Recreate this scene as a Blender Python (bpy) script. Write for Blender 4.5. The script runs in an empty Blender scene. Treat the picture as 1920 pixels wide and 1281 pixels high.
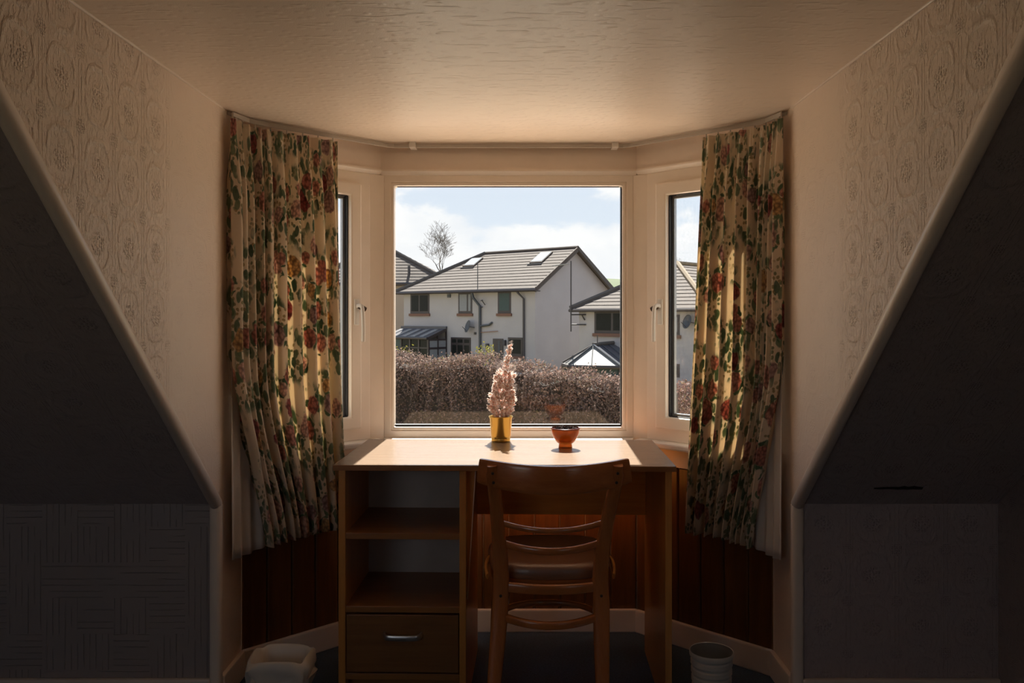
import bpy, bmesh, math, random
from mathutils import Vector, Matrix
random.seed(7)
R = math.radians
S = bpy.context.scene
COL = S.collection

# ------------------------------------------------------------------ camera
CX = 0.033                       # camera stands a hand's breadth right of the dormer's middle
cd = bpy.data.cameras.new('camera')
cd.sensor_width = 36.0
cd.lens = 30.0
cd.shift_x = -10.0 / 1920
cd.shift_y = -48.5 / 1920
cd.clip_start = 0.05
cd.clip_end = 2000
cam = bpy.data.objects.new('camera', cd)
cam.location = (CX, 0, 1.2)
cam.rotation_euler = (R(90), 0, 0)
COL.objects.link(cam)
S.camera = cam

# ------------------------------------------------------------------ exposure
S.view_settings.view_transform = 'Standard'
S.view_settings.look = 'None'
S.view_settings.exposure = 1.15
S.view_settings.gamma = 1.0
S.view_settings.use_curve_mapping = False
S.cycles.max_bounces = 14
S.cycles.diffuse_bounces = 8
S.cycles.glossy_bounces = 5
S.cycles.transparent_max_bounces = 24
S.cycles.sample_clamp_indirect = 8.0
SKY = 0.55
SUN = 9.5

# ------------------------------------------------------------------ sun
sd = bpy.data.lights.new('sun', 'SUN')
sd.energy = SUN
sd.angle = R(0.55)
sd.color = (1.0, 0.93, 0.82)
sun = bpy.data.objects.new('sun', sd)
el, az = R(51.6), R(1.8)          # high, straight ahead, a touch to the right
dirv = Vector((math.sin(az) * math.cos(el), math.cos(az) * math.cos(el), math.sin(el)))
sun.rotation_euler = dirv.to_track_quat('Z', 'Y').to_euler()
sun.location = (3, 60, 80)
COL.objects.link(sun)


# ------------------------------------------------------------------ node helper
class X:
    """a float socket with arithmetic"""
    def __init__(s, nt, sock):
        s.nt, s.s = nt, sock

    def op(s, o, *a):
        n = s.nt.nodes.new('ShaderNodeMath')
        n.operation = o
        for i, v in enumerate((s,) + a):
            if isinstance(v, X):
                s.nt.links.new(v.s, n.inputs[i])
            else:
                n.inputs[i].default_value = v
        return X(s.nt, n.outputs[0])
    def __add__(s, o): return s.op('ADD', o)
    def __sub__(s, o): return s.op('SUBTRACT', o)
    def __mul__(s, o): return s.op('MULTIPLY', o)
    def __truediv__(s, o): return s.op('DIVIDE', o)
    def __pow__(s, o): return s.op('POWER', o)
    def abs(s): return s.op('ABSOLUTE')
    def sqrt(s): return s.op('SQRT')
    def floor(s): return s.op('FLOOR')
    def fract(s): return s.op('FRACT')
    def sin(s): return s.op('SINE')
    def max(s, o): return s.op('MAXIMUM', o)
    def min(s, o): return s.op('MINIMUM', o)
    def inv(s): return s.op('MULTIPLY', -1.0).op('ADD', 1.0)
    def ss(s, a, b):
        n = s.nt.nodes.new('ShaderNodeMapRange')
        n.interpolation_type = 'SMOOTHSTEP'
        s.nt.links.new(s.s, n.inputs[0])
        lo, hi, f, t = (a, b, 0.0, 1.0) if a <= b else (b, a, 1.0, 0.0)
        for i, v in zip((1, 2, 3, 4), (lo, hi, f, t)):
            n.inputs[i].default_value = v
        return X(s.nt, n.outputs[0])


class NT:
    def __init__(s, nt):
        s.nt = nt

    def n(s, t, **kw):
        nd = s.nt.nodes.new(t)
        for k, v in kw.items():
            setattr(nd, k, v)
        return nd

    def link(s, a, b):
        s.nt.links.new(a.s if isinstance(a, X) else a, b)

    def uv(s):
        return s.n('ShaderNodeUVMap').outputs[0]

    def obj(s):
        return s.n('ShaderNodeTexCoord').outputs['Object']

    def sep(s, v):
        m = s.n('ShaderNodeSeparateXYZ')
        s.link(v, m.inputs[0])
        return [X(s.nt, m.outputs[i]) for i in range(3)]

    def comb(s, x, y, z=0.0):
        m = s.n('ShaderNodeCombineXYZ')
        for i, v in enumerate((x, y, z)):
            if isinstance(v, X):
                s.link(v, m.inputs[i])
            else:
                m.inputs[i].default_value = v
        return m.outputs[0]

    def mapping(s, v, scale=(1, 1, 1), loc=(0, 0, 0), rot=(0, 0, 0)):
        m = s.n('ShaderNodeMapping')
        s.link(v, m.inputs[0])
        m.inputs['Location'].default_value = loc
        m.inputs['Rotation'].default_value = rot
        m.inputs['Scale'].default_value = scale
        return m.outputs[0]

    def noise(s, v, scale=5.0, detail=4.0, rough=0.55, dist=0.0):
        m = s.n('ShaderNodeTexNoise')
        s.link(v, m.inputs['Vector'])
        m.inputs['Scale'].default_value = scale
        m.inputs['Detail'].default_value = detail
        m.inputs['Roughness'].default_value = rough
        m.inputs['Distortion'].default_value = dist
        return X(s.nt, m.outputs[0])

    def voro(s, v, scale=5.0, rnd=1.0, feature='F1', metric='EUCLIDEAN', dims='2D'):
        m = s.n('ShaderNodeTexVoronoi', voronoi_dimensions=dims, feature=feature, distance=metric)
        s.link(v, m.inputs['Vector'])
        m.inputs['Scale'].default_value = scale
        m.inputs['Randomness'].default_value = rnd
        c = s.n('ShaderNodeSeparateColor')
        s.link(m.outputs['Color'], c.inputs[0])
        return X(s.nt, m.outputs['Distance']), [X(s.nt, c.outputs[i]) for i in range(3)], m.outputs['Position']

    def ramp(s, f, stops, interp='LINEAR'):
        m = s.n('ShaderNodeValToRGB')
        s.link(f, m.inputs[0])
        cr = m.color_ramp
        cr.interpolation = interp
        while len(cr.elements) < len(stops):
            cr.elements.new(0.5)
        for e, (p, c) in zip(cr.elements, stops):
            e.position = p
            e.color = (*c, 1)
        return m.outputs[0]

    def mix(s, f, a, b, mode='MIX'):
        m = s.n('ShaderNodeMix', data_type='RGBA', blend_type=mode)
        for k, v in ((0, f), (6, a), (7, b)):
            if isinstance(v, X) or hasattr(v, 'links'):
                s.link(v, m.inputs[k])
            elif k == 0:
                m.inputs[0].default_value = v
            else:
                m.inputs[k].default_value = (*v, 1)
        return m.outputs[2]

    def bump(s, h, dist=0.003, strength=1.0):
        m = s.n('ShaderNodeBump')
        m.inputs['Strength'].default_value = strength
        m.inputs['Distance'].default_value = dist
        s.link(h, m.inputs['Height'])
        return m.outputs[0]


def new_mat(name):
    m = bpy.data.materials.new(name)
    m.use_nodes = True
    nt = m.node_tree
    t = NT(nt)
    bs = nt.nodes['Principled BSDF']
    return m, t, bs


def setc(t, bs, key, v):
    if isinstance(v, (tuple, list)):
        bs.inputs[key].default_value = (*v, 1)
    elif isinstance(v, (int, float)):
        bs.inputs[key].default_value = v
    else:
        t.link(v, bs.inputs[key])


def plain(name, col, rough=0.5, metal=0.0, spec=0.5, var=0.06, scale=9.0, bump=0.0, bscale=60.0):
    m, t, bs = new_mat(name)
    f = t.noise(t.obj(), scale, 5)
    lo = tuple(c * (1 - var) for c in col)
    hi = tuple(min(1, c * (1 + var)) for c in col)
    setc(t, bs, 'Base Color', t.ramp(f, [(0.3, lo), (0.7, hi)]))
    bs.inputs['Roughness'].default_value = rough
    bs.inputs['Metallic'].default_value = metal
    bs.inputs['Specular IOR Level'].default_value = spec
    if bump:
        setc(t, bs, 'Normal', t.bump(t.noise(t.obj(), bscale, 4), bump))
    return m


def wood(name, dark, light, axis=0, rough=0.4, coat=0.0, stretch=14.0, scale=3.0):
    m, t, bs = new_mat(name)
    sc = [stretch] * 3
    sc[axis] = 1.0
    v = t.mapping(t.obj(), scale=tuple(sc))
    a = t.noise(v, scale, 6, 0.6, 0.6)
    b = t.noise(v, scale * 9, 3, 0.6)
    setc(t, bs, 'Base Color', t.ramp(a * 0.75 + b * 0.25, [(0.33, dark), (0.5, tuple((x + y) / 2 for x, y in zip(dark, light))), (0.68, light)]))
    bs.inputs['Roughness'].default_value = rough
    bs.inputs['Coat Weight'].default_value = coat
    bs.inputs['Coat Roughness'].default_value = 0.18
    setc(t, bs, 'Normal', t.bump(b, 0.0006, 0.5))
    return m


# ------------------------------------------------------------------ sky with low cumulus
def build_world():
    w = bpy.data.worlds.new('sky')
    S.world = w
    w.use_nodes = True
    t = NT(w.node_tree)
    bg = w.node_tree.nodes['Background']
    v = t.n('ShaderNodeTexCoord').outputs['Generated']
    x, y, z = t.sep(v)
    up = z.max(0.0)
    blue = t.ramp(up, [(0.0, (0.84, 0.90, 0.96)), (0.16, (0.72, 0.80, 0.91)), (0.5, (0.60, 0.74, 0.94)), (1.0, (0.52, 0.68, 0.92))])
    warp = t.mapping(v, scale=(1, 1, 1.7), loc=(0.47, 0.0, 0.18))
    big = t.noise(warp, 5.5, 2, 0.5)
    fine = t.noise(warp, 17.0, 7, 0.6)
    billow = big * 0.6 + fine * 0.4
    thr = up.ss(0.05, 0.17) * 0.26 + 0.33
    cl = (billow - thr).ss(-0.015, 0.055)
    body = t.ramp(t.noise(warp, 11.0, 5, 0.6), [(0.3, (0.87, 0.89, 0.93)), (0.6, (1.0, 0.99, 0.985))])
    col = t.mix(cl, blue, body)
    ground = t.mix(z.ss(-0.02, 0.0), (0.25, 0.24, 0.2), col)
    t.link(ground, bg.inputs[0])
    bg.inputs[1].default_value = SKY


build_world()

# ------------------------------------------------------------------ materials
def paper_height(t, uv, fade=False):
    """embossed vinyl: ogee medallions with a rosette in each and a small flower between"""
    u, v, _ = t.sep(uv)
    w, h = 0.150, 0.160
    row = (v / h).floor()
    cu = ((u / w)).fract() - 0.5
    cv = ((v / h)).fract() - 0.5
    px, py = cu * w, cv * h
    r = ((px.abs() / 0.052) ** 2.8 + (py.abs() / 0.062) ** 2.8) ** (1 / 2.8)
    ring = (r - 1.0).abs().ss(0.16, 0.02) * (py.abs().ss(0.006, 0.016))
    rad = (px * px + py * py).sqrt()
    d, _, _ = t.voro(t.comb(px, py), 105, 0.55)
    ros = d.ss(0.42, 0.12) * rad.ss(0.034, 0.022)
    qx = ((u / w) + 0.5).fract() - 0.5
    qy = ((v / h) + 0.5).fract() - 0.5
    ax, ay = qx * w, qy * h
    rr = (ax * ax + ay * ay).sqrt()
    d2, _, _ = t.voro(t.comb(ax, ay), 150, 0.3)
    small = d2.ss(0.45, 0.15) * rr.ss(0.022, 0.014)
    bar = (ax.abs() - 0.006).abs().ss(0.003, 0.0005) * (ay.abs().ss(0.02, 0.026)) * 0.7
    grain = t.noise(uv, 500, 2) * 0.18
    worn = t.noise(uv, 38, 3).ss(0.34, 0.56) * 0.6 + 0.4       # pressed flat in places
    stip = t.noise(t.mapping(uv, scale=(1.0, 0.45, 1)), 120, 3).ss(0.48, 0.64) * 0.35
    out = (ring * 0.8 + ros * 0.9 + small * 0.8 + bar * 0.7).min(1.0) * worn + stip
    if fade:      # the last width beside the window is a plainer paper
        out = out * (u.ss(-2.30, -2.18) * 0.82 + 0.18)
    return out + grain


def wallpaper(name, col, dist=0.0038, rough=0.38, kind='emboss'):
    m, t, bs = new_mat(name)
    uv = t.uv()
    if kind == 'emboss':
        hgt = paper_height(t, uv, name == 'embossed_paper')
    elif kind == 'linen':
        u, v, _ = t.sep(uv)
        cell = t.comb((u / 0.11).floor(), (v / 0.11).floor())
        wn = t.n('ShaderNodeTexWhiteNoise', noise_dimensions='2D')
        t.link(cell, wn.inputs[0])
        k = X(t.nt, wn.outputs[0])
        l1 = ((u / 0.019).fract() - 0.5).abs().ss(0.10, 0.02) * t.noise(t.mapping(uv, scale=(60, 8, 1)), 1, 1).ss(0.42, 0.52)
        l2 = ((v / 0.019).fract() - 0.5).abs().ss(0.10, 0.02) * t.noise(t.mapping(uv, scale=(8, 60, 1)), 1, 1).ss(0.42, 0.52)
        sel = k.op('GREATER_THAN', 0.5)
        hgt = l1 * sel + l2 * sel.inv() + t.noise(uv, 300, 2) * 0.15
    else:   # ceiling: short raised dashes
        u, v, _ = t.sep(uv)
        dsh = t.noise(t.mapping(uv, scale=(11, 52, 1)), 1, 1).ss(0.60, 0.68)
        d, _, _ = t.voro(uv, 26, 0.8)
        hgt = dsh * 0.6 + d.ss(0.3, 0.05) * 0.4 + t.noise(uv, 300, 2) * 0.2
    f = t.noise(uv, 3.0, 4)
    setc(t, bs, 'Base Color', t.ramp(f, [(0.3, tuple(c * 0.95 for c in col)), (0.7, col)]))
    bs.inputs['Roughness'].default_value = rough
    setc(t, bs, 'Normal', t.bump(hgt, dist))
    return m


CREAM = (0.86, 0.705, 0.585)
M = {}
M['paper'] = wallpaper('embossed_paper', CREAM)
M['paper_shaded'] = wallpaper('embossed_paper_slope_shaded', (0.40, 0.33, 0.32), 0.0022)  # the cream paper again, with the slopes' shade put into its colour
M['paper_knee_shaded'] = wallpaper('embossed_paper_knee_shaded', (0.48, 0.39, 0.38), 0.0022)  # cream paper darkened for shade, less than on the slopes
M['linen'] = wallpaper('linen_paper_shaded', (0.36, 0.305, 0.295), 0.0022, kind='linen')  # colour darkened too, for the shade on the left knee wall
M['ceil'] = wallpaper('ceiling_paper', (0.88, 0.735, 0.60), 0.0018, kind='dash')
M['gloss'] = plain('cream_gloss_paint', (0.85, 0.715, 0.61), 0.3, var=0.03, bump=0.0006, bscale=25)
M['upvc'] = plain('cream_plastic', (0.88, 0.765, 0.66), 0.28, var=0.03)
M['white'] = plain('white_plastic', (0.85, 0.80, 0.74), 0.3, var=0.02)
M['rail'] = plain('shaded_plastic_rail', (0.52, 0.46, 0.40), 0.35, var=0.03)  # white rail greyed in colour for the shade under the ceiling
M['gasket'] = plain('black_rubber', (0.02, 0.02, 0.025), 0.5)
M['spacer'] = plain('grey_spacer_bar', (0.35, 0.36, 0.38), 0.35, metal=0.6)
M['carpet'] = plain('dark_blue_carpet', (0.075, 0.11, 0.16), 0.95, var=0.3, scale=160, bump=0.004, bscale=400)
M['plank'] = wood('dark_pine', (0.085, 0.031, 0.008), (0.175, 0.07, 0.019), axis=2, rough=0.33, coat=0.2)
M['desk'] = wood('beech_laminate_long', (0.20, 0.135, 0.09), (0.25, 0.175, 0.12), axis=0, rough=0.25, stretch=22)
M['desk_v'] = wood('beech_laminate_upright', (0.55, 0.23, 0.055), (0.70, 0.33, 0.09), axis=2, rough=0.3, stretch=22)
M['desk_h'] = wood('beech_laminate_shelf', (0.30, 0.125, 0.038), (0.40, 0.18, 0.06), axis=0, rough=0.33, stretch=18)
M['desk_d'] = wood('beech_laminate_drawer_shaded', (0.20, 0.085, 0.026), (0.28, 0.125, 0.042), axis=0, rough=0.4, stretch=18)  # shelf laminate again, its colour darkened for the shade low down
M['desk_m'] = wood('orange_pine_board_lit', (0.80, 0.25, 0.035), (0.95, 0.35, 0.055), axis=0, rough=0.33, stretch=18)  # colour brightened to make up for light missing under the desktop
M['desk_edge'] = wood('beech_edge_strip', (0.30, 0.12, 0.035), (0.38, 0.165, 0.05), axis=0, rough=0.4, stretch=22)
M['hardboard'] = plain('white_faced_board', (0.62, 0.56, 0.52), 0.5)
M['chair'] = wood('stained_beech', (0.42, 0.13, 0.034), (0.58, 0.20, 0.058), axis=2, rough=0.24, coat=0.9, stretch=10)
M['chair_h'] = wood('stained_beech_rail', (0.42, 0.13, 0.034), (0.58, 0.20, 0.058), axis=0, rough=0.22, coat=0.9, stretch=10)
M['seat'] = plain('brown_vinyl', (0.27, 0.125, 0.07), 0.38, spec=0.9, var=0.12, bump=0.0006, bscale=220)
_sb = M['seat'].node_tree.nodes['Principled BSDF']
_sb.inputs['Coat Weight'].default_value = .8
_sb.inputs['Coat Roughness'].default_value = .3
M['steel'] = plain('satin_steel', (0.75, 0.72, 0.72), 0.3, metal=1.0, var=0.03)
M['gold'] = plain('brushed_brass', (0.66, 0.42, 0.11), 0.28, metal=1.0, var=0.05, bump=0.0002, bscale=150)
M['bin_white'] = plain('off_white_plastic', (0.62, 0.56, 0.50), 0.4)
M['liner'] = plain('white_carrier_bag', (0.70, 0.63, 0.56), 0.4, var=0.04)
M['lining'] = None
M['screw'] = plain('dark_screw', (0.09, 0.06, 0.04), 0.4, metal=0.8)


def glass_mat(name, tint=(0.985, 0.99, 0.99), k=0.95, rough=0.0):
    m = bpy.data.materials.new(name)
    m.use_nodes = True
    nt = m.node_tree
    nt.nodes.clear()
    t = NT(nt)
    out = t.n('ShaderNodeOutputMaterial')
    tr = t.n('ShaderNodeBsdfTransparent')
    tr.inputs[0].default_value = (*tint, 1)
    gl = t.n('ShaderNodeBsdfGlossy')
    gl.inputs['Roughness'].default_value = rough
    ge = t.n('ShaderNodeNewGeometry')
    dp = t.n('ShaderNodeVectorMath', operation='DOT_PRODUCT')
    t.link(ge.outputs['Normal'], dp.inputs[0])
    t.link(ge.outputs['Incoming'], dp.inputs[1])
    c = X(nt, dp.outputs['Value']).abs()
    f = ((c.inv() ** 5.0) * 0.96 + 0.04) * k      # the same from either side of a thin sheet
    f = f.min(1.0)
    mx = t.n('ShaderNodeMixShader')
    t.link(f, mx.inputs[0])
    t.link(tr.outputs[0], mx.inputs[1])
    t.link(gl.outputs[0], mx.inputs[2])
    t.link(mx.outputs[0], out.inputs[0])
    return m


M['glass'] = glass_mat('window_glass')


def translucent_mat(name, colfn, amount=0.35, rough=0.8, tint=(1, 1, 1)):
    m, t, bs = new_mat(name)
    col = colfn(t)
    setc(t, bs, 'Base Color', col)
    bs.inputs['Roughness'].default_value = rough
    bs.inputs['Specular IOR Level'].default_value = 0.2
    tl = t.n('ShaderNodeBsdfTranslucent')
    c2 = t.mix(1.0, col, tint, 'MULTIPLY')
    t.link(c2, tl.inputs[0])
    mx = t.n('ShaderNodeMixShader')
    mx.inputs[0].default_value = amount
    t.link(bs.outputs[0], mx.inputs[1])
    t.link(tl.outputs[0], mx.inputs[2])
    t.link(mx.outputs[0], t.nt.nodes['Material Output'].inputs[0])
    return m


def chintz(t):
    """cream chintz printed with loose rose bouquets, sprigs and green leaves"""
    uv0 = t.uv()
    wob = t.noise(uv0, 14, 2)
    u, v, _ = t.sep(uv0)
    uv = t.comb(u + (wob - 0.5) * 0.03, v + (wob - 0.5) * 0.03)
    base = t.mix(t.noise(uv0, 6, 3), (0.84, 0.73, 0.58), (0.88, 0.79, 0.66))
    # trailing garlands: where sprigs and leaves gather
    gar = t.noise(t.mapping(uv0, scale=(1.5, 1, 1)), 6.5, 2, 0.5)
    near = gar.ss(0.41, 0.52)
    # fine sprigs
    d, c, _ = t.voro(uv, 58, 1.0)
    sp = d.ss(0.40, 0.27) * c[1].op('GREATER_THAN', 0.30) * near
    col = t.mix(sp * 0.85, base, t.mix(c[0], (0.10, 0.19, 0.10), (0.42, 0.30, 0.12)))
    # leaves: stretched cells at two slants
    for i, (rot, sc) in enumerate(((0.7, 36), (-0.8, 31))):
        lv = t.mapping(uv, scale=(1.0, 0.55, 1), rot=(0, 0, rot), loc=(0.3 * i, 0.7 * i, 0))
        d, c, _ = t.voro(lv, sc, 0.9)
        lf = d.ss(0.40, 0.31) * c[0].op('GREATER_THAN', 0.45) * near
        g = t.mix(c[2], (0.08, 0.15, 0.09), (0.24, 0.31, 0.19))
        col = t.mix(lf * 0.92, col, g)
    # roses
    rv = t.mapping(uv, scale=(1.0, 0.85, 1))
    d, c, _ = t.voro(rv, 10.6, 0.95)
    pet, pc, _ = t.voro(uv, 75, 1.0)
    edge = t.noise(uv, 55, 2)
    rr = d + (edge - 0.5) * 0.16
    size = c[1] * 0.18 + 0.20
    ros = (rr - size).ss(0.03, -0.03) * c[2].op('GREATER_THAN', 0.30)
    tone = t.ramp(c[0], [(0.0, (0.33, 0.08, 0.09)), (0.10, (0.56, 0.29, 0.24)), (0.36, (0.62, 0.42, 0.36)),
                         (0.58, (0.42, 0.28, 0.28)), (0.76, (0.58, 0.38, 0.18)), (0.90, (0.48, 0.20, 0.17))], 'CONSTANT')
    petal = t.ramp(pet, [(0.1, (1.35, 1.35, 1.3)), (0.45, (0.85, 0.8, 0.8)), (0.7, (0.45, 0.4, 0.42))])
    tone = t.mix(1.0, tone, petal, 'MULTIPLY')
    col = t.mix(ros * 0.93, col, tone)
    # dark big leaves tucked at the roses
    ring = ((rr - size) - 0.05).abs().ss(0.07, 0.03) * c[2].op('GREATER_THAN', 0.30)
    bl, bc, _ = t.voro(uv, 24, 1.0)
    lf2 = bl.ss(0.46, 0.36) * bc[0].op('GREATER_THAN', 0.40) * ring
    col = t.mix(lf2 * 0.95, col, t.mix(bc[1], (0.05, 0.12, 0.07), (0.18, 0.27, 0.15)))
    return col


M['chintz'] = translucent_mat('floral_chintz', chintz, 0.38, tint=(1.0, 0.95, 0.84))
M['lining'] = translucent_mat('cotton_lining', lambda t: t.mix(t.noise(t.obj(), 40, 3), (0.80, 0.74, 0.68), (0.86, 0.80, 0.74)), 0.25)


# ------------------------------------------------------------------ mesh helpers
def link(name, me, mat=None, parent=None, loc=None):
    o = bpy.data.objects.new(name, me)
    COL.objects.link(o)
    if mat is not None and not me.materials:
        me.materials.append(mat)
    if parent is not None:
        o.parent = parent
    if loc is not None:
        o.location = loc
    return o


def finish(name, bm, mat, parent=None, smooth=False, loc=None, bevel=0.0, segs=2):
    bmesh.ops.recalc_face_normals(bm, faces=bm.faces)
    if bevel:
        es = [e for e in bm.edges if len(e.link_faces) == 2 and e.calc_face_angle(0) > 0.6]
        if es:
            bmesh.ops.bevel(bm, geom=es, offset=bevel, segments=segs, affect='EDGES', profile=0.6, clamp_overlap=True)
    me = bpy.data.meshes.new(name)
    bm.to_mesh(me)
    bm.free()
    if smooth:
        for p in me.polygons:
            p.use_smooth = True
    return link(name, me, mat, parent, loc)


def empty(name, loc=(0, 0, 0), rz=0.0):
    o = bpy.data.objects.new(name, None)
    o.empty_display_size = 0.1
    o.location = loc
    o.rotation_euler = (0, 0, rz)
    COL.objects.link(o)
    return o


def tag(o, label=None, cat=None, group=None, kind=None):
    if label: o['label'] = label
    if cat: o['category'] = cat
    if group: o['group'] = group
    if kind: o['kind'] = kind
    return o


def add_box(bm, x, y, z, mtx=None):
    vs = []
    for zz in z:
        for yy in y:
            for xx in x:
                p = Vector((xx, yy, zz))
                vs.append(bm.verts.new(mtx @ p if mtx else p))
    for f in ((0, 2, 3, 1), (4, 5, 7, 6), (0, 1, 5, 4), (2, 6, 7, 3), (0, 4, 6, 2), (1, 3, 7, 5)):
        bm.faces.new([vs[i] for i in f])
    return vs


def box(name, x, y, z, mat, parent=None, bevel=0.0, mtx=None, segs=2):
    bm = bmesh.new()
    add_box(bm, x, y, z, mtx)
    return finish(name, bm, mat, parent, bevel=bevel, segs=segs)


def slab(name, poly, thick, mat, udir, vdir, parent=None):
    """a polygon with a thickness vector behind it; its UVs are metres along udir / vdir"""
    bm = bmesh.new()
    a = [bm.verts.new(p) for p in poly]
    b = [bm.verts.new(Vector(p) + Vector(thick)) for p in poly]
    bm.faces.new(a)
    bm.faces.new(b[::-1])
    n = len(a)
    for i in range(n):
        bm.faces.new((a[i], a[(i + 1) % n], b[(i + 1) % n], b[i]))
    bmesh.ops.recalc_face_normals(bm, faces=bm.faces)
    l = bm.loops.layers.uv.new('UVMap')
    U, V = Vector(udir), Vector(vdir)
    for f in bm.faces:
        for lp in f.loops:
            lp[l].uv = (lp.vert.co.dot(U), lp.vert.co.dot(V))
    return finish(name, bm, mat, parent)


def section(n, w, h, p=2.6):
    out = []
    for i in range(n):
        a = 2 * math.pi * i / n
        c, s = math.cos(a), math.sin(a)
        out.append((w / 2 * math.copysign(abs(c) ** (2 / p), c), h / 2 * math.copysign(abs(s) ** (2 / p), s)))
    return out


def sweep(bm, path, sizes, up=(0, 0, 1), n=10, p=2.6, caps=True):
    """tube along a path; sizes are (across, along-up) per point"""
    path = [Vector(q) for q in path]
    if not isinstance(sizes, list):
        sizes = [sizes] * len(path)
    rings = []
    up = Vector(up)
    for i, q in enumerate(path):
        tan = (path[min(i + 1, len(path) - 1)] - path[max(i - 1, 0)]).normalized()
        side = tan.cross(up).normalized()
        vv = side.cross(tan).normalized()
        rings.append([bm.verts.new(q + side * a + vv * b) for a, b in section(n, *sizes[i], p)])
    for r0, r1 in zip(rings, rings[1:]):
        for i in range(n):
            bm.faces.new((r0[i], r0[(i + 1) % n], r1[(i + 1) % n], r1[i]))
    if caps:
        bm.faces.new(rings[0][::-1])
        bm.faces.new(rings[-1])
    return rings


def tube(name, path, sizes, mat, parent=None, up=(0, 0, 1), n=10, p=2.6, smooth=True):
    bm = bmesh.new()
    sweep(bm, path, sizes, up, n, p)
    o = finish(name, bm, mat, parent, smooth=smooth)
    if smooth:
        o.data.set_sharp_from_angle(angle=R(50))
    return o


def smooth_path(pts, n=24):
    """Catmull-Rom through points"""
    P = [Vector(p) for p in pts]
    P = [P[0] * 2 - P[1]] + P + [P[-1] * 2 - P[-2]]
    out = []
    segs = len(P) - 3
    for i in range(n + 1):
        f = i / n * segs
        k = min(int(f), segs - 1)
        u = f - k
        a, b, c, d = P[k:k + 4]
        out.append(0.5 * ((2 * b) + (c - a) * u + (2 * a - 5 * b + 4 * c - d) * u * u + (3 * b - a - 3 * c + d) * u ** 3))
    return out


def lathe(name, prof, mat, parent=None, n=40, loc=None, sharp=35):
    bm = bmesh.new()
    rings = []
    for r, z in prof:
        if r < 1e-5:
            rings.append([bm.verts.new((0, 0, z))])
        else:
            rings.append([bm.verts.new((r * math.cos(2 * math.pi * i / n), r * math.sin(2 * math.pi * i / n), z)) for i in range(n)])
    for a, b in zip(rings, rings[1:]):
        for i in range(n):
            j = (i + 1) % n
            if len(a) == 1 and len(b) == 1:
                continue
            if len(a) == 1:
                bm.faces.new((a[0], b[j], b[i]))
            elif len(b) == 1:
                bm.faces.new((a[i], a[j], b[0]))
            else:
                bm.faces.new((a[i], a[j], b[j], b[i]))
    o = finish(name, bm, mat, parent, smooth=True, loc=loc)
    o.data.set_sharp_from_angle(angle=R(sharp))
    return o


# ------------------------------------------------------------------ room measures
HW = 0.888        # half width between the dormer cheeks
BW = 0.487        # half width of the middle bay
YB = 3.25         # bay wall
YC = 2.849        # where the slanting bay walls meet the cheeks
YK = 2.627        # knee walls
CH = 1.85         # ceiling
KH = 0.62         # top of the knee walls
SL = 0.877        # rise of the sloping ceiling
YT = YK - (CH - KH) / SL
XL, XR, YR = -2.25, 1.513, -1.15
ST = lambda o: tag(o, kind='structure')

# floor
ST(slab('floor', [(XL, YR, 0), (XR, YR, 0), (XR, YK + .02, 0), (HW, YK + .02, 0), (HW, YC, 0), (BW, YB, 0), (-BW, YB, 0), (-HW, YC, 0), (-HW, YK + .02, 0), (XL, YK + .02, 0)],
        (0, 0, -0.12), M['carpet'], (1, 0, 0), (0, 1, 0)))
# ceiling over dormer and room
ST(slab('ceiling', [(XL, YR, CH), (XR, YR, CH), (XR, YT, CH), (HW + .05, YT, CH), (HW + .05, YC, CH), (BW + .08, YB + .14, CH), (-BW - .08, YB + .14, CH), (-HW - .05, YC, CH), (-HW - .05, YT, CH), (XL, YT, CH)],
        (0, 0, 0.14), M['ceil'], (1, 0, 0), (0, 1, 0)))
for sx, nm in ((-1, 'left'), (1, 'right')):
    far = XL if sx < 0 else XR
    x = sx * HW
    ST(slab('wall_' + nm, [(x, YC, 0), (x, YC, CH), (x, YT + .012, CH), (x, YK + .012, KH), (x, YK + .012, 0)], (sx * 0.08, 0, 0), M['paper'], (0, -1, 0), (0, 0, 1)))
    ST(slab('wall_knee_' + nm, [(x + sx * .006, YK, 0), (x + sx * .006, YK, KH), (far, YK, KH), (far, YK, 0)], (0, 0.08, 0), M['linen'] if sx < 0 else M['paper_knee_shaded'], (1, 0, 0), (0, 0, 1)))
    cs = ST(slab('ceiling_slope_' + nm, [(x + sx * .006, YK, KH), (x + sx * .006, YT, CH), (far, YT, CH), (far, YK, KH)], (0, 0.06, 0.07), M['paper_shaded'], (1, 0, 0), (0, -math.cos(R(41.2)), math.sin(R(41.2)))))
    if sx > 0:   # the split in the paper above the knee wall
        bm = bmesh.new()
        nv = []
        for i in range(11):
            f = i / 10
            xx = 1.10 + 0.145 * f
            w = (0.0012 + 0.006 * max(0, math.sin(f * 2.9)) * (0.4 + 0.6 * f)) * (0.7 + 0.6 * random.random())
            zz = 0.685 + 0.0015 * random.uniform(-1, 1)
            row = []
            for dz in (-w, w):
                y = YK - (zz + dz - KH) / SL
                row.append(bm.verts.new((xx, y - 0.001, zz + dz)))
            nv.append(row)
        for a, b in zip(nv, nv[1:]):
            bm.faces.new((a[0], b[0], b[1], a[1]))
        g = bmesh.ops.extrude_face_region(bm, geom=bm.faces[:])
        for v in g['geom']:
            if isinstance(v, bmesh.types.BMVert):
                v.co += Vector((0, -0.0015, -0.0015))
        finish('paper_tear', bm, plain('bare_dark_crack', (0.03, 0.02, 0.018), 0.9), cs)
ST(slab('wall_far_left', [(XL, YR, 0), (XL, YR, CH), (XL, YT, CH), (XL, YK, KH), (XL, YK, 0)], (-0.08, 0, 0), M['paper_shaded'], (0, 1, 0), (0, 0, 1)))
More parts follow.
